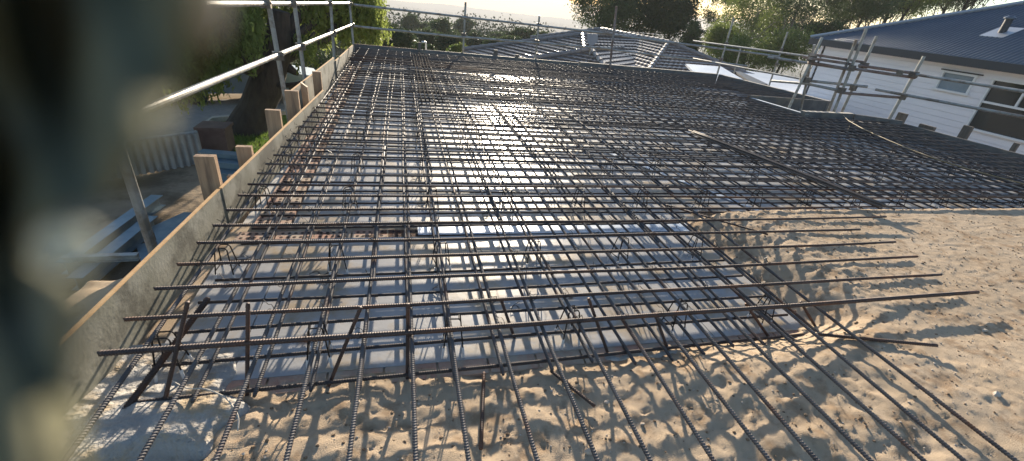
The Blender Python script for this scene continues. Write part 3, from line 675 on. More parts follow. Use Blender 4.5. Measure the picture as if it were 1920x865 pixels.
# far right single post
tq = thing('scaffold_post', 'thin post at the far right corner, in front of the light trees', 'scaffolding', (8.5, 11.2, -.1))
sc_part(tq, 'post', [ony(1376, 33, 11.2), ony(1343, 145, 11.2)]); coupler(tq, ony(1362, 82, 11.2), .05); coupler(tq, ony(1352, 112, 11.2), .05)
tq2 = thing('scaffold_post', 'short post between the two far right posts', 'scaffolding', (9.5, 12, -.5)); sc_part(tq2, 'post', [ony(1389, 90, 12), ony(1376, 138, 12)])
# tower on the right
tw = thing('scaffold_tower', 'scaffold of clustered posts and planks in front of the pale house', 'scaffolding', (7.8, 7, -.3)); cps = MB()
def rpost(a, b_, y, m='galv', r=R_): sc_part(tw, 'post', [ony(*a, y), ony(*b_, y)], m, r)
rpost((1542, 70), (1479, 203), 7.0); rpost((1527, 84), (1500, 212), 7.35)
rpost((1606, 74), (1550, 216), 6.75); rpost((1625, 54), (1561, 216), 6.65); rpost((1644, 68), (1576, 216), 6.85)
rpost((1733, 106), (1664, 230), 6.35, 'galv', .026)
# ledgers: pixel ends with depth y
def led(a, ya, b_, yb, m='galv', r=R_): sc_part(tw, 'rail', [ony(*a, ya), ony(*b_, yb)], m, r)
led((1711, 139), 6.3, (1990, 183), 4.25); led((1642, 168), 6.6, (1990, 233), 4.2)
led((1592, 128), 6.6, (1716, 146), 6.3, 'rusttube'); led((1610, 123), 6.65, (1716, 138), 6.3, 'rusttube')
led((1575, 174), 6.6, (1697, 184), 6.3, 'rusttube')
led((1440, 107), 8.0, (1600, 132), 6.6, 'galv'); led((1515, 117), 7.0, (1600, 131), 6.65, 'rusttube')
led((1499, 150), 7.1, (1626, 163), 6.6); led((1500, 155), 7.2, (1575, 170), 6.6); led((1447, 152), 8.2, (1520, 158), 7.1)
led((1300, 77), 11.2, (1530, 108), 7.15, 'galv', .02); led((1300, 110), 11.2, (1512, 150), 7.2, 'galv', .02)
for c, y in [((1522, 110), 7.), ((1512, 150), 7.), ((1597, 128), 6.6), ((1578, 170), 6.6), ((1713, 140), 6.3), ((1694, 182), 6.3), ((1687, 137), 6.4), ((1600, 165), 6.7), ((1620, 123), 6.7)]: coupler(tw, ony(*c, y-.02), .06)
mb = MB(); a, b_ = ony(1518, 112, 6.9), ony(1600, 124, 6.7); V = np.array([a, b_, b_+[.05, .22, 0], a+[.05, .22, 0]]); V = np.vstack([V, V+[0, 0, .04]]); mb.add(V, box((0, 0, 0), (1, 1, 1))[1])
a, b_ = ony(1530, 106, 6.9), ony(1623, 120, 6.7); V = np.array([a, b_, b_+[.05, .22, 0], a+[.05, .22, 0]]); V = np.vstack([V, V+[0, 0, .04]]); mb.add(V, box((0, 0, 0), (1, 1, 1))[1])
part('plank', mb.get(), MT['rusttube'], tw)

# ------------------------------------------------------------------ pale house on the right
XH = 14.5
th = thing('house', 'pale boarded house with a dark corrugated roof at the right', 'house', (XH, 8, -2.6))
WT, WB = 1.12, -2.7; YC = 13.75
# wall with openings, laid as lapped boards in strips
def wall_strips(y0, y1, z0, z1, holes, x=XH):
    mb = MB(); hb = .155; z = z0
    while z < z1-1e-6:
        zt = min(z+hb, z1); seg = [(y0, y1)]
        lev = sorted({z, zt}|{h[2] for h in holes if z < h[2] < zt}|{h[3] for h in holes if z < h[3] < zt})
        for l0, l1 in zip(lev[:-1], lev[1:]):
            cur = [(y0, y1)]
            for hy0, hy1, hz0, hz1 in holes:
                if hz0 < (l0+l1)/2 < hz1:
                    nx_ = []
                    for s0, s1 in cur:
                        if hy1 <= s0 or hy0 >= s1: nx_.append((s0, s1)); continue
                        if s0 < hy0: nx_.append((s0, hy0))
                        if hy1 < s1: nx_.append((hy1, s1))
                    cur = nx_
            xo = lambda q: x-.012*(1-(q-z)/hb)
            for s0, s1 in cur:
                lt = l1-.009 if abs(l1-zt) < 1e-6 else l1
                pr = [(x, l0), (x, lt), (x+.022, lt+.001), (x+.022, l1), (x+.12, l1), (x+.12, l0)] if lt < l1 else [(x, l0), (x, l1), (x+.12, l1), (x+.12, l0)]
                k = len(pr); V = [(a, s0, b_) for a, b_ in pr]+[(a, s1, b_) for a, b_ in pr]
                mb.add(V, [tuple(range(k)), tuple(range(k, 2*k))[::-1]]+[(i, k+i, k+(i+1) % k, (i+1) % k) for i in range(k)])
        z = zt
    return mb.get()
SW = (8.80, 9.64, .27, .78); BW = (5.9, 8.46, -.49, .78)
part('wall', wall_strips(-4, YC, WB, WT, [SW, BW]), MT['siding'], th)
V, Fc = box((XH+3.5, YC-.06, (WT+WB)/2), (7, .12, WT-WB)); part('wall', (V, Fc), MT['siding'], th)
V, Fc = box((XH-.01, YC-.0, (WT+WB)/2), (.06, .1, WT-WB-.01)); part('corner_board', (V, Fc), MT['siding'], th)
def window(o, mull, glassm, pr=.03):
    y0, y1, z0, z1 = o; f = MB(); t = .05
    f.add(*box((XH, (y0+y1)/2, z1-t/2), (.1, y1-y0+.04, t))); f.add(*box((XH-.01, (y0+y1)/2, z0+t/2), (.13, y1-y0+.06, t)))
    f.add(*box((XH, y0+t/2-.001, (z0+z1)/2), (.098, t, z1-z0-2*t))); f.add(*box((XH, y1-t/2+.001, (z0+z1)/2), (.098, t, z1-z0-2*t)))
    for m_ in mull:
        if m_[0] == 'h': f.add(*box((XH+.004, (y0+y1)/2, m_[1]), (.085, y1-y0-2*t, .05)))
        else: f.add(*box((XH+.006, m_[1], (m_[2]+m_[3])/2), (.08, .045, m_[3]-m_[2])))
    w_ = part('window', f.get(), MT['white'], th)
    g = mesh_obj('pane', *box((XH+.015, (y0+y1)/2, (z0+z1)/2), (.012, y1-y0-2*t, z1-z0-2*t)), glassm, th); g.parent = w_; PLOC[g.name] = PLOC[th.name]
    return w_
window(SW, [], MT['frost']); window(BW, [('h', .21), ('v', 7.72, .235, .73)], MT['glass'])
V, Fc = box((XH-.03, 9.2, .80), (.08, .98, .03)); part('window_hood', (V, Fc), MT['fascia'], th)  # dark strip added to draw the shadow line above the small window
# room behind
mb = MB(); mb.add(*box((XH+1.6, 7.2, -.2), (.05, 3.6, 2.4))); mb.add(*box((XH+.9, 7.2, -.62), (1.5, 3.6, .05))); mb.add(*box((XH+.9, 8.8, .2), (1.5, .05, 1.6))); mb.add(*box((XH+.9, 5.4, .2), (1.5, .05, 1.6)))
part('room', mb.get(), MT['room'], th)
# items on the inside sill
for (y, s, lb) in [(8.0, .13, 'white flowers standing inside the large house window'), (7.55, .07, 'small pale cup inside the large house window')]:
    mb = MB()
    if s > .1:
        mb.add(*tube([(XH+.18, y, -.6), (XH+.18, y, -.45)], [.05, .07], 10))
        for q in range(14): a_ = rng.uniform(0, 6.28); mb.add(*ico((XH+.18+rng.normal()*.05, y+rng.normal()*.08, -.33+rng.random()*.16), .045, (1, 1, 1.3), .3))
    else: mb.add(*tube([(XH+.18, y, -.6), (XH+.18, y, -.42)], [.04, .06], 10))
    tag(mesh_obj('flower_vase' if s > .1 else 'cup', *mb.get(), MT['white'], smooth=True), lb, 'vase' if s > .1 else 'cup')
# roof: corrugated sheets, hip end
XE, YE = XH-.28, 14.05; ZE = 1.15
rv = np.array(ray(1900, 11)); # slope from the hip line passing that ray
best = None
for s_ in np.arange(.2, .7, .002):
    for t_ in np.arange(2, 9, .05):
        q = proj((XE+t_, YE-t_, ZE+t_*s_)); e = abs(q[0]-1900)+abs(q[1]-11)
        if best is None or e < best[0]: best = (e, s_, t_)
SL = best[1]
def corr_slope(u0, u1, lenf, P0, U, W, amp=.024, pit=.115):
    us = np.arange(u0, u1, pit/6); Ls = np.array([lenf(u) for u in us]); ok = Ls > .02; us, Ls = us[ok], Ls[ok]
    n_ = np.cross(U, W); n_ /= np.linalg.norm(n_)
    if n_[2] < 0: n_ = -n_
    A = P0+np.outer(us, U)+np.outer(amp*np.sin(us/pit*2*np.pi), n_); B = A+np.outer(Ls, W)
    V = np.vstack([A, B, A-n_*.03, B-n_*.03]); n = len(us); i = np.arange(n-1)
    Fq = np.vstack([np.stack([i, i+1, n+i+1, n+i], -1), np.stack([2*n+i, 3*n+i, 3*n+i+1, 2*n+i+1], -1), np.stack([i, 2*n+i, 2*n+i+1, i+1], -1)]); return V, Fq
RL = 7.0
part('roof', corr_slope(-5, YE, lambda u: min(RL, YE-u), np.array([XE, 0, ZE]), np.array([0, 1., 0]), np.array([1., 0, SL])), MT['corr'], th)
part('roof', corr_slope(XE, XE+14, lambda u: min(u-XE, XE+14-u), np.array([0, YE, ZE]), np.array([1., 0, 0]), np.array([0, -1., SL])), MT['corr'], th)
part('roof', corr_slope(-5, YE, lambda u: min(RL, YE-u), np.array([XE+14, 0, ZE]), np.array([0, 1., 0]), np.array([-1., 0, SL])), MT['corr'], th)
V, Fc = tube([(XE-.05, YE+.05, ZE+.03), (XE+RL, YE-RL, ZE+.05+RL*SL)], .06, 6); part('hip_cap', (V, Fc), MT['cleat'], th)
V, Fc = tube([(XE+RL, YE-RL, ZE+.05+RL*SL), (XE+RL, -5, ZE+.05+RL*SL)], .06, 6); part('ridge_cap', (V, Fc), MT['cleat'], th)
part('gutter', box((XE-.03, (YE-5)/2, ZE-.10), (.13, YE+5, .20)), MT['fascia'], th)
part('gutter', box((XE+7, YE+.03, ZE-.07), (14, .13, .14)), MT['fascia'], th)
part('eave', box(((XE+XH)/2+.02, (YE-5)/2-.1, ZE-.19), (XH-XE+.05, YE+4.9, .02)), MT['siding'], th)
# flue
for k_, (px, py, s_) in enumerate([(1878, 62, 1.0)]):
    d_ = ray(px, py); tt_ = (SL*(-XE)+ZE-H)/(d_[2]-SL*d_[0]); c = CAM+d_*tt_
    tv = thing('roof_vent', 'dark capped flue pipe on the corrugated roof', 'roof vent', c)
    part('flue', tube([c-[0, 0, .1], c+[0, 0, .36]], .085, 14), MT['fascia'], tv); part('cap', tube([c+[0, 0, .34], c+[0, 0, .37], c+[0, 0, .42]], [.13, .13, .06], 14), MT['corr'], tv)
    V, Fc = box(c+np.array([0, 0, .02]), (.62, .55, .015), None); V[:, 2] += (V[:, 0]-c[0])*SL; part('flashing_plate', (V, Fc), MT['cleat'], tv)

# ------------------------------------------------------------------ tiled roof house beyond
def tiled_face(poly, pitch=.33, m=None):
    """courses of tiles as real steps across a planar polygon (in order, first edge = eave)"""
    P = np.array(poly, float); n = np.cross(P[1]-P[0], P[2]-P[0]); n /= np.linalg.norm(n); n = n if n[2] > 0 else -n
    U = P[1]-P[0]; U /= np.linalg.norm(U); W = np.cross(n, U)
    if W[2] < 0: W = -W
    q = np.stack([(P-P[0])@U, (P-P[0])@W], -1); mb = MB(); vmax = q[:, 1].max(); v = q[:, 1].min()
    def span(v_):
        xs_ = []
        for i in range(len(q)):
            a, b_ = q[i], q[(i+1) % len(q)]
            if (a[1]-v_)*(b_[1]-v_) <= 0 and abs(a[1]-b_[1]) > 1e-9: xs_.append(a[0]+(b_[0]-a[0])*(v_-a[1])/(b_[1]-a[1]))
        return (min(xs_), max(xs_)) if len(xs_) > 1 else None
    while v < vmax-.02:
        v1 = min(v+pitch, vmax-.001); s0, s1 = span(v+.002), span(v1)
        if s0 and s1 and s0[1]-s0[0] > .05:
            nn = max(2, int((s0[1]-s0[0])/.05)); t_ = np.linspace(0, 1, nn)
            a_ = s0[0]+(s0[1]-s0[0])*t_; b_ = s1[0]+(s1[1]-s1[0])*t_
            wv = .022*np.abs(np.sin(a_*np.pi/.3)); jt = rng.normal(0, .004)
            A = P[0]+np.outer(a_, U)+v*W+np.outer(wv+.068+jt, n); A2 = P[0]+np.outer(a_, U)+v*W+np.outer(wv*0-.0, n); B = P[0]+np.outer(b_, U)+v1*W+np.outer(wv+.012, n)
            V = np.vstack([A, B, A2]); i = np.arange(nn-1)
            mb.add(V, np.vstack([np.stack([i, i+1, nn+i+1, nn+i], -1), np.stack([2*nn+i, 2*nn+i+1, i+1, i], -1)]))
        v += pitch
    return mb.get()
tt_ = thing('tiled_house', 'low house with a brown tiled hip roof beyond the far board', 'house', (12, 22, -3.4))
def Yp(px, py, y): return ony(px, py, y)
def hiproof(ra, rb, hw, pitch, ends=(1, 1)):
    ra, rb = np.array(ra, float), np.array(rb, float); u = (rb-ra)/np.linalg.norm(rb-ra); q = np.array([-u[1], u[0], 0]); dz = hw*math.tan(math.radians(pitch)); D_ = np.array([0, 0, dz])
    A1, A2 = ra-u*hw*ends[0]-q*hw-D_, ra-u*hw*ends[0]+q*hw-D_; B1, B2 = rb+u*hw*ends[1]-q*hw-D_, rb+u*hw*ends[1]+q*hw-D_
    part('roof', tiled_face([A1, B1, rb, ra]), MT['tile'], tt_); part('roof', tiled_face([B2, A2, ra, rb]), MT['tile'], tt_)
    if ends[0]: part('roof', tiled_face([A2, A1, ra]), MT['tile'], tt_)
    if ends[1]: part('roof', tiled_face([B1, B2, rb]), MT['tile'], tt_)
    up = np.array([0, 0, .07])
    for a, b_ in [(ra, rb)]+([(A1, ra), (A2, ra)] if ends[0] else [])+([(B1, rb), (B2, rb)] if ends[1] else []): caprow(a+up, b_+up)
    mb = MB(); ins = .45; P = [A1+u*ins*ends[0]+q*ins, B1-u*ins*ends[1]+q*ins, B2-u*ins*ends[1]-q*ins, A2+u*ins*ends[0]-q*ins]
    mb.add(*vbox([(p_[0], p_[1]) for p_ in P], -7, A1[2]+.05)); part('wall', mb.get(), MT['brick'], tt_)
    for a, b_ in [(A1, B1), (B2, A2), (A2, A1), (B1, B2)]: part('gutter', tube([a-[0, 0, .03], b_-[0, 0, .03]], .06, 6), MT['tilecap'], tt_)
def caprow(a, b_, r=.11, st=.42):
    caps = MB(); a, b_ = np.array(a), np.array(b_); L_ = np.linalg.norm(b_-a); n_ = max(2, int(L_/st)); d_ = (b_-a)/n_
    for i in range(n_): caps.add(*tube([a+d_*i, a+d_*(i+1.05)], [r*1.15, r*.85], 8))
    part('ridge_caps', caps.get(), MT['tilecap'], tt_)
hiproof((13.51, 22, .07), (12.7, 29, .07), 3.4, 18)
hiproof((8.9, 22.4, .02), (13.0, 24.6, .02), 4.2, 18, (1, 0))
hiproof((8.3, 19.6, -.42), (11.2, 22.3, -.42), 2.3, 18, (1, 0))
# antenna, dish, vents
ta = thing('tv_antenna', 'thin television antenna above the tiled roof', 'antenna', Yp(1206, 80, 22)); mb = MB()
A, B = Yp(1206, 80, 22), Yp(1206, 60, 22); part('mast', tube([A-[0, 0, .3], B], .02, 6), MT['galv'], ta)
mb.add(*tube([Yp(1182, 60, 22), Yp(1240, 65.5, 22)], .014, 5))
for px in (1186, 1193, 1200, 1212, 1220, 1230, 1238):
    c = Yp(px, 60+(px-1182)*.095, 22); mb.add(*tube([c-[0, .3, 0], c+[0, .3, 0]], .008, 4))
part('element', mb.get(), MT['galv'], ta)
td = thing('satellite_dish', 'pale grey shield shaped dish on a pole left of the rusty post', 'dish', Yp(1105, 105, 19))
c0 = Yp(1111, 73, 19); pts = [Yp(1101, 63, 19), Yp(1121, 64, 19), Yp(1121, 78, 19), Yp(1113, 85, 19), (Yp(1106, 86, 19)), Yp(1102, 80, 19)]
V = np.vstack([np.array(pts), np.array(pts)+[0, .06, 0], [c0+[0, .1, 0]]]); n = 6
part('dish', (V, [(i, (i+1) % n, n+(i+1) % n, n+i) for i in range(n)]+[tuple(range(n))[::-1]]+[(n+i, n+(i+1) % n, 2*n) for i in range(n)]), MT['dish'], td)
part('pole', tube([Yp(1107, 85, 19.1), Yp(1105, 112, 19.1)], .03, 8), MT['galv'], td)
def whirly(px, py, y, s, lb):
    c = ony(px, py, y); t = thing('roof_vent', lb, 'roof vent', c, 'mushroom roof vents')
    part('stem', tube([c-[0, 0, s*1.6], c+[0, 0, s*.2]], s*.35, 10), MT['white'], t)
    part('dome', tube([c+[0, 0, s*.1], c+[0, 0, s*.4], c+[0, 0, s*.7], c+[0, 0, s*.85]], [s*.9, s, s*.7, s*.1], 12), MT['white'], t, smooth=True)
whirly(1107, 126, 13.5, .13, 'white mushroom vent behind the far board, left of the rusty post')
whirly(913, 98, 30, .42, 'white domed vent standing in front of the valley trees')
# far small roofs
def hipbox(name, lb, cx, cy, lx, ly, zt, hr, zb, rot, m):
    t = thing(name, lb, 'house', (cx, cy, zb)); R = rotz(rot)
    V, Fc = box((0, 0, (zt+zb)/2), (lx, ly, zt-zb)); part('wall', (V@R.T+[cx, cy, 0], Fc), MT['rendered'], t)
    o_ = .5; k = min(lx, ly)/2*.95
    V = np.array([(-lx/2-o_, -ly/2-o_, zt+.01), (lx/2+o_, -ly/2-o_, zt+.01), (lx/2+o_, ly/2+o_, zt+.01), (-lx/2-o_, ly/2+o_, zt+.01), (-lx/2+k, 0, zt+hr), (lx/2-k, 0, zt+hr)])
    part('roof', (V@R.T+[cx, cy, 0], [(0, 1, 5, 4), (1, 2, 5), (2, 3, 4, 5), (3, 0, 4), (3, 2, 1, 0)]), m, t)
p = ony(985, 96, 34); hipbox('small_house', 'violet grey roofed house behind the left end of the tiled roof', p[0]+3, 37, 6, 5, -3.4, 1.2, -8, .2, MT['tile'])
p = ony(835, 97, 42); hipbox('small_house', 'low house among the valley trees behind the far guardrail post', p[0], 46, 7, 6, -7.9, 1.2, -12, .3, MT['cream'])
# pale metal roofs low on the right
tc = thing('metal_roof_shed', 'low shed with pale blue metal roof panels behind the far right corner', 'shed', onz(1400, 150, -1.6))
def slab(pts, z, m, t, name, th_=.08):
    P = [onz(a, b_, z) for a, b_ in pts]; V, Fc = vbox([(q[0], q[1]) for q in P][::-1], z-th_, z); part(name, (V, Fc), m, t)
slab([(1286, 120), (1352, 125), (1412, 160), (1316, 150)], -.45, MT['cream'], tc, 'roof')
slab([(1362, 127), (1520, 150), (1560, 215), (1440, 160)], -.75, MT['cream'], tc, 'roof')
slab([(1376, 132), (1384, 132), (1440, 158), (1412, 157)], -.70, MT['fascia'], tc, 'gutter')
q = onz(1440, 150, -.9); part('wall', box((q[0]+.6, q[1]+.3, -1.9), (2.2, 1.6, 2.0), rotz(.0)), MT['rendered'], tc)

# ------------------------------------------------------------------ things below at the left
def rect3(name, px0, py0, px1, py1, z, depth, hgt, m, lb, cat):
    pass
# corrugated fence panel
A, B = onz(318, 318, G), onz(386, 306, G); u = (B-A)/np.linalg.norm(B-A); nn = np.array([-u[1], u[0], 0])
n_ = 160; L_ = np.linalg.norm(B-A); us = np.linspace(-2.5, L_, n_*2); w_ = .03*np.sign(np.sin(us*2*np.pi/.13))
hz = ony(350, 252, A[1]+.3)[2]
tfn = thing('fence_panel', 'pale ribbed metal fence panel below the left board', 'fence', A)
P0 = A+np.outer(us, u)+np.outer(w_, nn); P1 = P0.copy(); P1[:, 2] = hz; V = np.vstack([P0, P1]); N_ = len(us); V = np.vstack([V, V+nn*.02]); i = np.arange(N_-1)
part('panel', (V, np.vstack([np.stack([i, i+1, N_+i+1, N_+i], -1), np.stack([2*N_+i, 3*N_+i, 3*N_+i+1, 2*N_+i+1], -1)])), MT['fence'], tfn)
part('rail', tube([P1[0]+nn*.05, P1[-1]+nn*.05], .03, 6), MT['galv'], tfn)
q = onz(405, 292, G); zt = ony(405, 250, q[1]-.2)[2]
V, Fc = box((q[0], q[1]+.25, (zt+G)/2), (.55, .5, zt-G)); tb = thing('brick_pier', 'red brown brick pier at the end of the pale fence', 'pier', (q[0], q[1], G)); part('shaft', (V, Fc), MT['redbrown'], tb); part('cap', box((q[0], q[1]+.25, zt+.03), (.62, .57, .06)), MT['redbrown'], tb)
# steel beams
def beam(a, b_, z, s, lb, m='bluesteel'):
    A = onz(*a, z); B = onz(*b_, z); d_ = (B-A)/np.linalg.norm(B-A); q_ = np.array([-d_[1], d_[0], 0]); mb = MB()
    for off, wd, hh_ in ((0, s, .012), (s, s, .012)):
        V = np.array([A-q_*wd/2, B-q_*wd/2, B+q_*wd/2, A+q_*wd/2])+[0, 0, off]; V = np.vstack([V, V+[0, 0, hh_]]); mb.add(V, box((0, 0, 0), (1, 1, 1))[1])
    V = np.array([A-q_*.006, B-q_*.006, B+q_*.006, A+q_*.006])+[0, 0, .012]; V = np.vstack([V, V+[0, 0, s-.012]]); mb.add(V, box((0, 0, 0), (1, 1, 1))[1])
    tag(mesh_obj('steel_beam', *mb.get(), MT[m]), lb, 'steel beam', 'steel beams stacked on the ground below')
zb = -1.7
beam((380, 300), (520, 312), zb, .16, 'top blue steel beam behind the nearest timber stud')
beam((380, 318), (520, 330), zb-.12, .18, 'second blue steel beam behind the nearest timber stud')
beam((385, 338), (520, 350), zb-.25, .18, 'lowest blue steel beam behind the nearest timber stud')
beam((130, 515), (300, 385), -2.45, .18, 'grey steel beam slanting below the left scaffold post', 'bluesteel')
beam((150, 545), (290, 425), -2.5, .18, 'second grey beam beside the slanting one', 'bluesteel')
beam((120, 492), (262, 487), -2.3, .08, 'narrow beam lying crosswise at the foot of the scaffold post', 'galv')
for (pts, z, lb) in [([(285, 425), (345, 398), (420, 400), (350, 460), (300, 470)], -2.4, 'blue metal sheet lying on the ground behind the left board'), ([(255, 460), (330, 440), (330, 490), (270, 510)], -2.47, 'second dark blue sheet below the first')]:
    P = [onz(a, b_, z) for a, b_ in pts]; V, Fc = vbox([(q[0], q[1]) for q in P][::-1], z-.02, z); tag(mesh_obj('metal_sheet', V, Fc, MT['bluesteel']), lb, 'metal sheet')
# purple-blue wrap by the grass
P = [onz(a, b_, -1.3) for a, b_ in [(478, 290), (520, 262), (528, 270), (486, 300)]]; V, Fc = vbox([(q[0], q[1]) for q in P][::-1], -1.36, -1.3); tag(mesh_obj('plastic_sheet', V, Fc, MT['cream']), 'strip of pale violet plastic sheet outside the left board', 'plastic sheet')
# parked car across the road
def parked_car(c, rz, lb):
    t = thing('parked_car', lb, 'car', c); R = rotz(rz); c = np.array(c)
    prof = [(-2.2, .35), (-2.25, .8), (-1.5, .92), (-.9, 1.38), (.7, 1.42), (1.5, .95), (2.2, .85), (2.25, .35)]
    V = np.array([(x, -.85+(.12 if z > 1 else 0), z) for x, z in prof]+[(x, .85-(.12 if z > 1 else 0), z) for x, z in prof]); n = len(prof)
    part('body', (V@R.T+c, [tuple(range(n)), tuple(range(n, 2*n))[::-1]]+[(i, n+i, n+(i+1) % n, (i+1) % n) for i in range(n)]), MT['carpaint'], t)
    for s in (-1, 1):
        V = np.array([(-1.25, .815*s, .98), (1.15, .815*s, .98), (.62, .76*s, 1.34), (-.8, .76*s, 1.32)]); V = np.vstack([V, V+[0, .012*s, 0]]); part('window', (V@R.T+c, box((0, 0, 0), (1, 1, 1))[1]), MT['glass'], t)
        for x in (-1.4, 1.4): V, Fc = tube([(x, s*.70, .33), (x, s*.88, .33)], .33, 16); w_ = part('wheel', (V@R.T+c, Fc), MT['rubber'], t)
parked_car(tuple(onz(468, 184, G+.03)), .3, 'pale blue parked car on the road behind the tree trunk')
parked_car(tuple(onz(395, 186, G+.03)), .3, 'pale blue parked car farther left along the road')

# ------------------------------------------------------------------ trees
def leaves(C, n_per, sig, size, asp=2.6, droop=0., flat_=.75):
    """leaf quads around cluster centres C (k,3)"""
    C = np.asarray(C); k = len(C); P = np.repeat(C, n_per, 0)+np.clip(rng.normal(0, 1, (k*n_per, 3)), -2, 2)*np.array([sig, sig, sig*flat_])
    N = len(P); a = rng.normal(0, 1, (N, 3)); a[:, 2] = a[:, 2]*(1+droop)-droop*1.5; a /= np.linalg.norm(a, axis=1)[:, None]
    b = np.cross(a, rng.normal(0, 1, (N, 3))); b /= np.linalg.norm(b, axis=1)[:, None]
    s = size*rng.uniform(.6, 1.3, (N, 1)); A = a*s; B = b*s/asp
    return P, A, B
def leafmesh(sets):
    V = []
    for P, A, B in sets: V.append(np.stack([P-A, P+B, P+A, P-B], 1))
    V = np.concatenate(V).reshape(-1, 3); return V, np.arange(len(V)).reshape(-1, 4)
def limb(mb, a, b_, r0, r1, bend=.12, k=7, n=7):
    a, b_ = np.array(a, float), np.array(b_, float); t = np.linspace(0, 1, n)[:, None]; L_ = np.linalg.norm(b_-a)
    P = a+(b_-a)*t+np.sin(np.pi*t)*rng.normal(0, 1, 3)*bend*L_*.5+np.sin(2*np.pi*t)*rng.normal(0, 1, 3)*bend*L_*.25
    mb.add(*tube(P, np.linspace(r0, r1, n), k)); return P
def tree(name, lb, base, top, crown, lm, bm, n_cl=60, n_per=120, lsize=.09, sig=.5, r0=.3, limbs=7, droop=0., asp=2.6, grp=None, sub=True, hollow=.5):
    """crown: list of ellipsoids (centre, radii)"""
    t = thing(name, lb, 'tree', base, grp); mb = MB()
    tr = limb(mb, base, top, r0, r0*.5, .05, 10, 9)
    vol = np.array([np.prod(c[1]) for c in crown]); C = []
    for c, q in zip(crown, vol/vol.sum()):
        m_ = max(4, int(n_cl*q)); d_ = rng.normal(0, 1, (m_, 3)); d_ /= np.linalg.norm(d_, axis=1)[:, None]
        C.append(np.array(c[0])+d_*np.array(c[1])*(hollow+(1-hollow)*rng.random((m_, 1))**.6))
    C = np.vstack(C)
    for i in range(min(limbs, len(C))):
        c = C[rng.integers(len(C))]; s = tr[rng.integers(4, 9)]; P = limb(mb, s, c, r0*.32, r0*.06, .2)
        if sub:
            for _ in range(3):
                c2_ = C[np.argsort(np.linalg.norm(C-c, axis=1))[rng.integers(1, min(9, len(C)))]]; limb(mb, P[rng.integers(3, 6)], c2_, r0*.13, r0*.03, .2, 5, 5)
    part('trunk', mb.get(), bm, t)
    part('crown', leafmesh([leaves(C, n_per, sig, lsize, asp, droop)]), lm, t); return t
# pepper tree (weeping)
base = onz(468, 246, G); 
tpz = thing('pepper_tree', 'large weeping pepper tree with a thick dark trunk on the grass', 'tree', base)
mb = MB(); yb = base[1]
k1 = ony(498, 165, yb); k1b = ony(480, 205, yb); P = [base-[0, 0, .1], base+[.05, 0, .25], k1b, k1, ony(520, 90, yb), ony(525, 20, yb)]
mb.add(*tube(P, [.62, .48, .40, .42, .32, .22], 14))
mb.add(*tube([base+[-.5, -.1, -.05], base+[-.2, 0, .25], k1b], [.2, .25, .25], 8)); 
ends = [((430, 60), yb-1), ((360, 40), yb-1.5), ((300, 60), yb-2), ((590, 60), yb+.5), ((640, 20), yb+1.5), ((700, 0), yb+2), ((560, 140), yb), ((470, -60), yb), ((600, -80), yb+1), ((250, -60), yb-2)]
for e, y in ends: limb(mb, ony(510, 110, yb) if e[0] > 480 else ony(495, 140, yb), ony(*e, y), .2, .04, .12, 8, 9)
limb(mb, k1, ony(572, 152, yb-.5), .12, .03, .1)
part('trunk', mb.get(), MT['bark'], tpz)
sets = []
def strands(pxr, pyr, yr, n, ln, dens=70, size=.075):
    S = []
    for _ in range(n):
        px = rng.uniform(*pxr); py = rng.uniform(*pyr); y = rng.uniform(*yr); s = ony(px, py, y); L_ = rng.uniform(.5, 1)*ln; k = int(dens*L_)
        t = rng.random(k)[:, None]; w_ = np.array([rng.normal()*.15, rng.normal()*.15, -1]); P = s+w_*t*L_+rng.normal(0, .05, (k, 3))
        S.append(P)
    P = np.vstack(S); N = len(P); a = rng.normal(0, .5, (N, 3)); a[:, 2] -= 1.; a /= np.linalg.norm(a, axis=1)[:, None]; b = np.cross(a, rng.normal(0, 1, (N, 3))); b /= np.linalg.norm(b, axis=1)[:, None]
    s = size*rng.uniform(.6, 1.3, (N, 1)); sets.append((P, a*s, b*s/3.4))
strands((120, 400), (-120, 30), (yb-3, yb+1), 260, 1.3)
strands((330, 475), (-30, 40), (yb-2.5, yb), 170, 1.1)
strands((300, 415), (60, 125), (yb-2.5, yb-1), 70, 1.0)
strands((390, 440), (50, 110), (yb-1.5, yb-.6), 26, .8)
strands((430, 620), (-90, 15), (yb+.5, yb+2), 200, 1.0)
strands((545, 590), (60, 100), (yb-.5, yb+.3), 16, .55)
strands((600, 715), (-40, 12), (yb+1, yb+3.5), 150, 1.3)
strands((650, 722), (10, 40), (yb+1.5, yb+3.5), 60, .8)
strands((500, 620), (20, 60), (yb+2.5, yb+4), 70, .8)
part('crown', leafmesh(sets), MT['pepper'], tpz)
def bush_tree(px, py_top, py_bot, half, y, lm, lb, name='leafy_tree', bm='bark', ncl=50, nper=110, ls=None, grp=None, hol=.35, droop=0., parts_extra=None, zb=None):
    a = ony(px-half, (py_top+py_bot)/2, y); b_ = ony(px+half, (py_top+py_bot)/2, y); c0 = ony(px, py_top, y); c1_ = ony(px, py_bot, y)
    cc = (c0+c1_)/2; rad = (abs(b_[0]-a[0])/2, abs(b_[0]-a[0])/2*.8, abs(c0[2]-c1_[2])/2)
    gz = float(terr(np.array([cc[0]]), np.array([cc[1]]))[0]) if zb is None else zb
    base_ = np.array([cc[0], cc[1], gz-.2]); sc = np.mean(rad); ls = ls or max(.05, y*.0026)
    cr = [(cc, (rad[0]*.7, rad[1]*.7, rad[2]*.75))]
    for _ in range(7): d_ = rng.normal(0, 1, 3); d_ /= np.linalg.norm(d_); cr.append((cc+d_*np.array(rad)*.7, tuple(np.array(rad)*rng.uniform(.22, .5))))
    return tree(name, lb, base_, cc+[0, 0, -rad[2]*.1], cr, MT[lm], MT[bm], ncl, nper, ls, sc*.16, max(.1, sc*.07), 8, droop, 2.6, grp, True, hol)
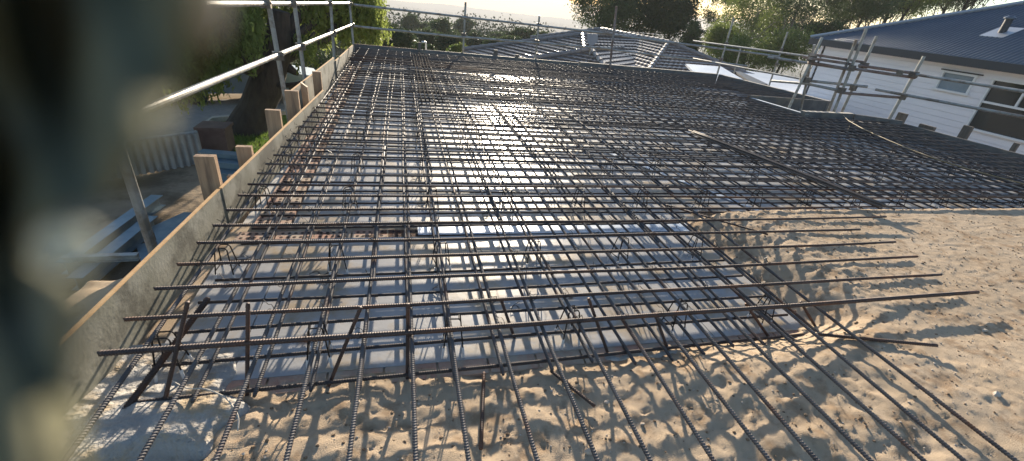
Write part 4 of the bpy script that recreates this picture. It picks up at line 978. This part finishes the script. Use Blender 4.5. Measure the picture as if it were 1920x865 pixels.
GV = 'trees of the valley behind the far guardrail'
bush_tree(740, 46, 100, 46, 30, 'darkleaf', 'dense dark rounded tree behind the left part of the far guardrail', ncl=90, nper=150, grp=GV)
bush_tree(825, 38, 92, 36, 58, 'euc', 'olive tree between the dark rounded tree and the second guardrail post', grp=GV, nper=130)
bush_tree(775, 30, 72, 26, 80, 'euc', 'smaller hazy tree left of the olive tree', grp=GV)
bush_tree(895, 60, 104, 32, 52, 'darkleaf', 'dark tree right of the second guardrail post', grp=GV, nper=130)
bush_tree(870, 30, 66, 20, 95, 'euc', 'tall thin hazy tree at the second guardrail post', grp=GV)
bush_tree(985, 52, 88, 34, 60, 'darkleaf', 'dark flat topped tree behind the third guardrail post', grp=GV, nper=130)
bush_tree(935, 55, 92, 24, 75, 'euc', 'hazy tree left of the flat topped one', grp=GV)
bush_tree(690, -10, 44, 34, 34, 'darkleaf', 'dark tree peeking out behind the right edge of the pepper tree', grp=GV)
bush_tree(1066, 58, 104, 26, 38, 'euclight', 'light green bush left of the big dark gum trees', grp=GV)
for (px, t0, b0, hf, yy, lm, t) in [(712, 30, 90, 26, 40, 'euc', 'hazy tree just right of the pepper tree foliage'), (800, 50, 100, 30, 44, 'euc', 'olive crown between the dark rounded tree and the guardrail post'), (850, 62, 106, 26, 38, 'darkleaf', 'small dark tree left of the second guardrail post'), (925, 72, 108, 26, 40, 'euc', 'low olive tree above the white domed vent'), (960, 66, 104, 28, 46, 'euc', 'bushy tree left of the third guardrail post'), (1025, 60, 100, 26, 55, 'euc', 'hazy crown right of the third guardrail post'), (760, 64, 104, 28, 36, 'euc', 'olive shrub in front of the dark rounded tree')]:
    bush_tree(px, t0, b0, hf, yy, lm, t, grp=GV, ncl=60, nper=130)
bush_tree(860, 84, 112, 28, 26, 'euclight', 'sunlit green shrub just beyond the far board', grp=GV, ncl=30)
bush_tree(800, 78, 110, 22, 27, 'euc', 'low shrub behind the white elbow pipe', grp=GV, ncl=30)
GG = 'tall gum trees beyond the houses'
bush_tree(1130, -75, 80, 60, 44, 'euc', 'big dark gum tree left above the tiled roof', 'gum_tree', 'bark', 120, 170, .12, GG, .6)
bush_tree(1205, -60, 100, 56, 47, 'darkleaf', 'broad dark gum tree behind the antenna', 'gum_tree', 'bark', 120, 170, .12, GG, .6)
bush_tree(1265, -90, 95, 54, 43, 'darkleaf', 'dense dark gum tree right above the ridge of the tiled roof', 'gum_tree', 'bark', 150, 190, .12, GG)
bush_tree(1301, 30, 112, 18, 36, 'euc', 'narrow tree at the right end of the tiled roof', 'gum_tree', 'bark', 50, 130, .1, GG)
bush_tree(1350, -30, 75, 30, 50, 'euc', 'airy pale gum tree with sky showing through it', 'gum_tree', 'palebark', 42, 90, .12, GG, .7)
bush_tree(1425, -50, 80, 60, 36, 'euclight', 'sunlit gum tree with spreading pale limbs', 'gum_tree', 'palebark', 90, 110, .09, GG, .6)
bush_tree(1400, 60, 135, 60, 30, 'euclight', 'bright green bushy tree behind the far right rail', 'leafy_tree', 'bark', 90, 130, .08, GG, .5)
bush_tree(1480, 40, 140, 50, 29, 'euclight', 'leafy tree behind the left end of the scaffold', 'leafy_tree', 'bark', 90, 130, .08, GG, .5)
bush_tree(1505, -70, 45, 60, 34, 'euc', 'gum tree with a long curved limb over the sky gap', 'gum_tree', 'palebark', 70, 110, .09, GG, .6)
bush_tree(1545, 35, 90, 42, 30, 'darkleaf', 'dark tree behind the corner of the corrugated roof', 'leafy_tree', 'bark', 80, 130, .08, GG)
bush_tree(1635, -60, 48, 60, 32, 'euc', 'dark gum tree behind the hip of the corrugated roof', 'gum_tree', 'bark', 110, 140, .09, GG, .5)
bush_tree(1730, -90, 35, 60, 33, 'euclight', 'green tree above the middle of the corrugated roof', 'leafy_tree', 'bark', 110, 140, .09, GG, .5)
bush_tree(1840, -120, 20, 70, 33, 'darkleaf', 'dark tree above the right end of the corrugated roof', 'leafy_tree', 'bark', 110, 140, .09, GG, .5)
for (px, t0, b0, hf, yy, lm, t) in [(330, 140, 196, 70, 30, 'darkleaf', 'low dark bush across the road, left of the pepper tree trunk'), (470, 130, 184, 70, 31, 'darkleaf', 'low dark bush across the road behind the pepper tree trunk'), (600, 95, 165, 70, 30, 'darkleaf', 'low dark bush across the road behind the left guardrail'), (240, 150, 215, 60, 27, 'euc', 'low bush across the road at the far left')]:
    bush_tree(px, t0, b0, hf, yy, lm, t, ncl=90, nper=130, grp='bushes across the road', zb=-2.7, name='bush')
for (px, t0, b0, hf, yy, lm, t) in [(1590, -40, 60, 60, 38, 'euc', 'gum tree behind the left end of the corrugated roof'), (1680, -60, 40, 55, 40, 'darkleaf', 'dark tree between two green ones above the corrugated roof'), (1450, -20, 100, 70, 44, 'euc', 'dense gum tree behind the sunlit one with spreading limbs'), (1360, 40, 120, 50, 40, 'euclight', 'green tree filling the gap right of the dark gums'), (1790, -80, 30, 60, 38, 'euc', 'tall tree above the roof vent')]:
    bush_tree(px, t0, b0, hf, yy, lm, t, 'gum_tree', 'bark', 110, 150, .1, GG, .4)
# woodland over valley and hills: one mass
N = 9000; az = np.radians(rng.uniform(-28, 58, N)); r = 300*np.exp(rng.random(N)**.8*2.0); x = r*np.sin(az); y = r*np.cos(az); z = terr(x, y)
ok = fbm(x*.010, y*.010, 3, 14) > .30; x, y, z, r = x[ok], y[ok], z[ok], r[ok]; N = len(x)
Vs = []
for i in range(620):
    a0 = math.radians(rng.uniform(-12, 34)); r0 = 85*math.exp(rng.random()*1.5); c = np.array([r0*math.sin(a0), r0*math.cos(a0), 0]); c[2] = terr(c[:1], c[1:2])[0]
    k = int(np.clip(42000/r0, 110, 420)); hh_ = rng.uniform(8, 13.5)*np.interp(r0, [85, 160], [.75, 1]); wd = hh_*rng.uniform(.5, .75)
    cl_ = rng.normal(0, 1, (9, 3)); cl_ /= np.linalg.norm(cl_, axis=1)[:, None]; cl_ = cl_*np.array([wd*.42, wd*.42, hh_*.33])+np.array([0, 0, hh_*.62])
    P = c+cl_[rng.integers(0, 9, k)]+np.clip(rng.normal(0, 1, (k, 3)), -1.6, 1.6)*np.array([wd*.15, wd*.15, hh_*.10])
    s_ = rng.uniform(.25, .5, (k, 1))*np.interp(r0, [85, 380], [.6, 1.3]); a = rng.normal(0, 1, (k, 3)); a /= np.linalg.norm(a, axis=1)[:, None]; b = np.cross(a, rng.normal(0, 1, (k, 3))); b /= np.linalg.norm(b, axis=1)[:, None]
    Vs.append(np.stack([P-a*s_, P+b*s_*.6, P+a*s_, P-b*s_*.6], 1))
for i in range(N):
    k = int(np.clip(9000/r[i], 12, 90)); hh_ = rng.uniform(8, 15); wd = hh_*rng.uniform(.6, 1.1)
    d_ = rng.normal(0, 1, (k, 3)); d_ /= np.linalg.norm(d_, axis=1)[:, None]; d_[:, 2] = np.abs(d_[:, 2])
    P = np.array([x[i], y[i], z[i]+hh_*.15])+d_*np.array([wd*.6, wd*.6, hh_*.8])*(.55+.45*rng.random((k, 1)))
    s = np.clip(wd*3.6/math.sqrt(k), .35, 3.2)*.42; a = rng.normal(0, 1, (k, 3)); a /= np.linalg.norm(a, axis=1)[:, None]; b = np.cross(a, rng.normal(0, 1, (k, 3))); b /= np.linalg.norm(b, axis=1)[:, None]
    Vs.append(np.stack([P-a*s, P+b*s*.7, P+a*s, P-b*s*.7], 1))
V = np.concatenate(Vs).reshape(-1, 3)
o = mesh_obj('woodland', V, np.arange(len(V)).reshape(-1, 4), MT['euc'], loc=(0, 0, 0)); o.data.materials[0] = mat('far_leaf', (.05, .075, .035), (.10, .12, .06), .1, .9, spec=.0)
tag(o, 'hazy bushland covering the valley and the low hills', 'woodland'); o['kind'] = 'stuff'

# ------------------------------------------------------------------ cloth close to the lens
def cl(px, py, d): return CAM+(ray(px, py))*d
ctr = [(-60, -260), (365, -260), (352, -60), (345, 60), (325, 140), (290, 200), (250, 270), (215, 330), (185, 375), (110, 400), (40, 425), (30, 500), (110, 530), (135, 570), (120, 620), (112, 700), (120, 760), (115, 860), (105, 1000)]
right = np.array(ctr[1:]); ysr = np.linspace(-260, 1000, 64); xr = np.interp(ysr, right[:, 1], right[:, 0]); nc = 40
V = []
for j, yy in enumerate(ysr):
    for i_, u_ in enumerate(np.linspace(0, 1, nc)):
        xx = -420+(xr[j]+420)*u_; dd = .030+.006*math.sin(xx*.013+yy*.004)+.004*math.sin(xx*.03-yy*.011)+.012*(1-u_)
        V.append(cl(xx, yy, dd))
V = np.array(V); nvt = len(V); V = np.vstack([V, V+AW*.0012]); idx = np.arange(nvt).reshape(64, nc); a_ = idx[:-1, :-1].ravel(); b_ = idx[:-1, 1:].ravel(); c_ = idx[1:, 1:].ravel(); d_ = idx[1:, :-1].ravel()
Fq = np.vstack([np.stack([a_, b_, c_, d_], -1), np.stack([d_, c_, b_, a_], -1)+nvt]); e = idx[:, -1]
Fq = np.vstack([Fq, np.stack([e[:-1], e[:-1]+nvt, e[1:]+nvt, e[1:]], -1)])
tc_ = thing('dark_cloth', 'blurred dark green cloth hanging close to the camera at the left', 'cloth', cl(100, 400, .04))
part('fabric', (V, Fq), MT['cloth'], tc_, smooth=True)  # unidentified dark object near the lens, modelled as a rumpled sheet
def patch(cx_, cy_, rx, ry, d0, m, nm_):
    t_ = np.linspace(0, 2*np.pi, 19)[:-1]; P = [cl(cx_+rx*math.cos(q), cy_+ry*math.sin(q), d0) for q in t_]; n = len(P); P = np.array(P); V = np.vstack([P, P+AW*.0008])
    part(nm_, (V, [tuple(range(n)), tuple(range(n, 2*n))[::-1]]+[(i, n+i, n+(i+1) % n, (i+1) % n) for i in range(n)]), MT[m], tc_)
patch(118, 462, 56, 40, .0285, 'palecloth', 'pale_patch')  # blurred bright spot painted as a pale disc
patch(385, 10, 28, 60, .030, 'pinkcloth', 'hem')  # fringe of light at the top edge, painted as a pinkish disc
# ------------------------------------------------------------------ haze
HAZE = .0006
hz_ = bpy.data.materials.new('haze'); hz_.use_nodes = True; n = hz_.node_tree.nodes; n.clear(); ov = n.new('ShaderNodeOutputMaterial'); pv = n.new('ShaderNodeVolumePrincipled')
pv.inputs['Color'].default_value = (.93, .93, .92, 1); pv.inputs['Density'].default_value = HAZE; pv.inputs['Anisotropy'].default_value = 0.
hz_.node_tree.links.new(pv.outputs[0], ov.inputs['Volume'])
V, Fc = box((0, 0, (-190+14)/2), (10400, 10400, 204)); o = mesh_obj('haze', V, Fc, hz_, loc=(0, 0, 0)); o['kind'] = 'stuff'; o['label'] = 'warm haze over the valley'; o['category'] = 'haze'
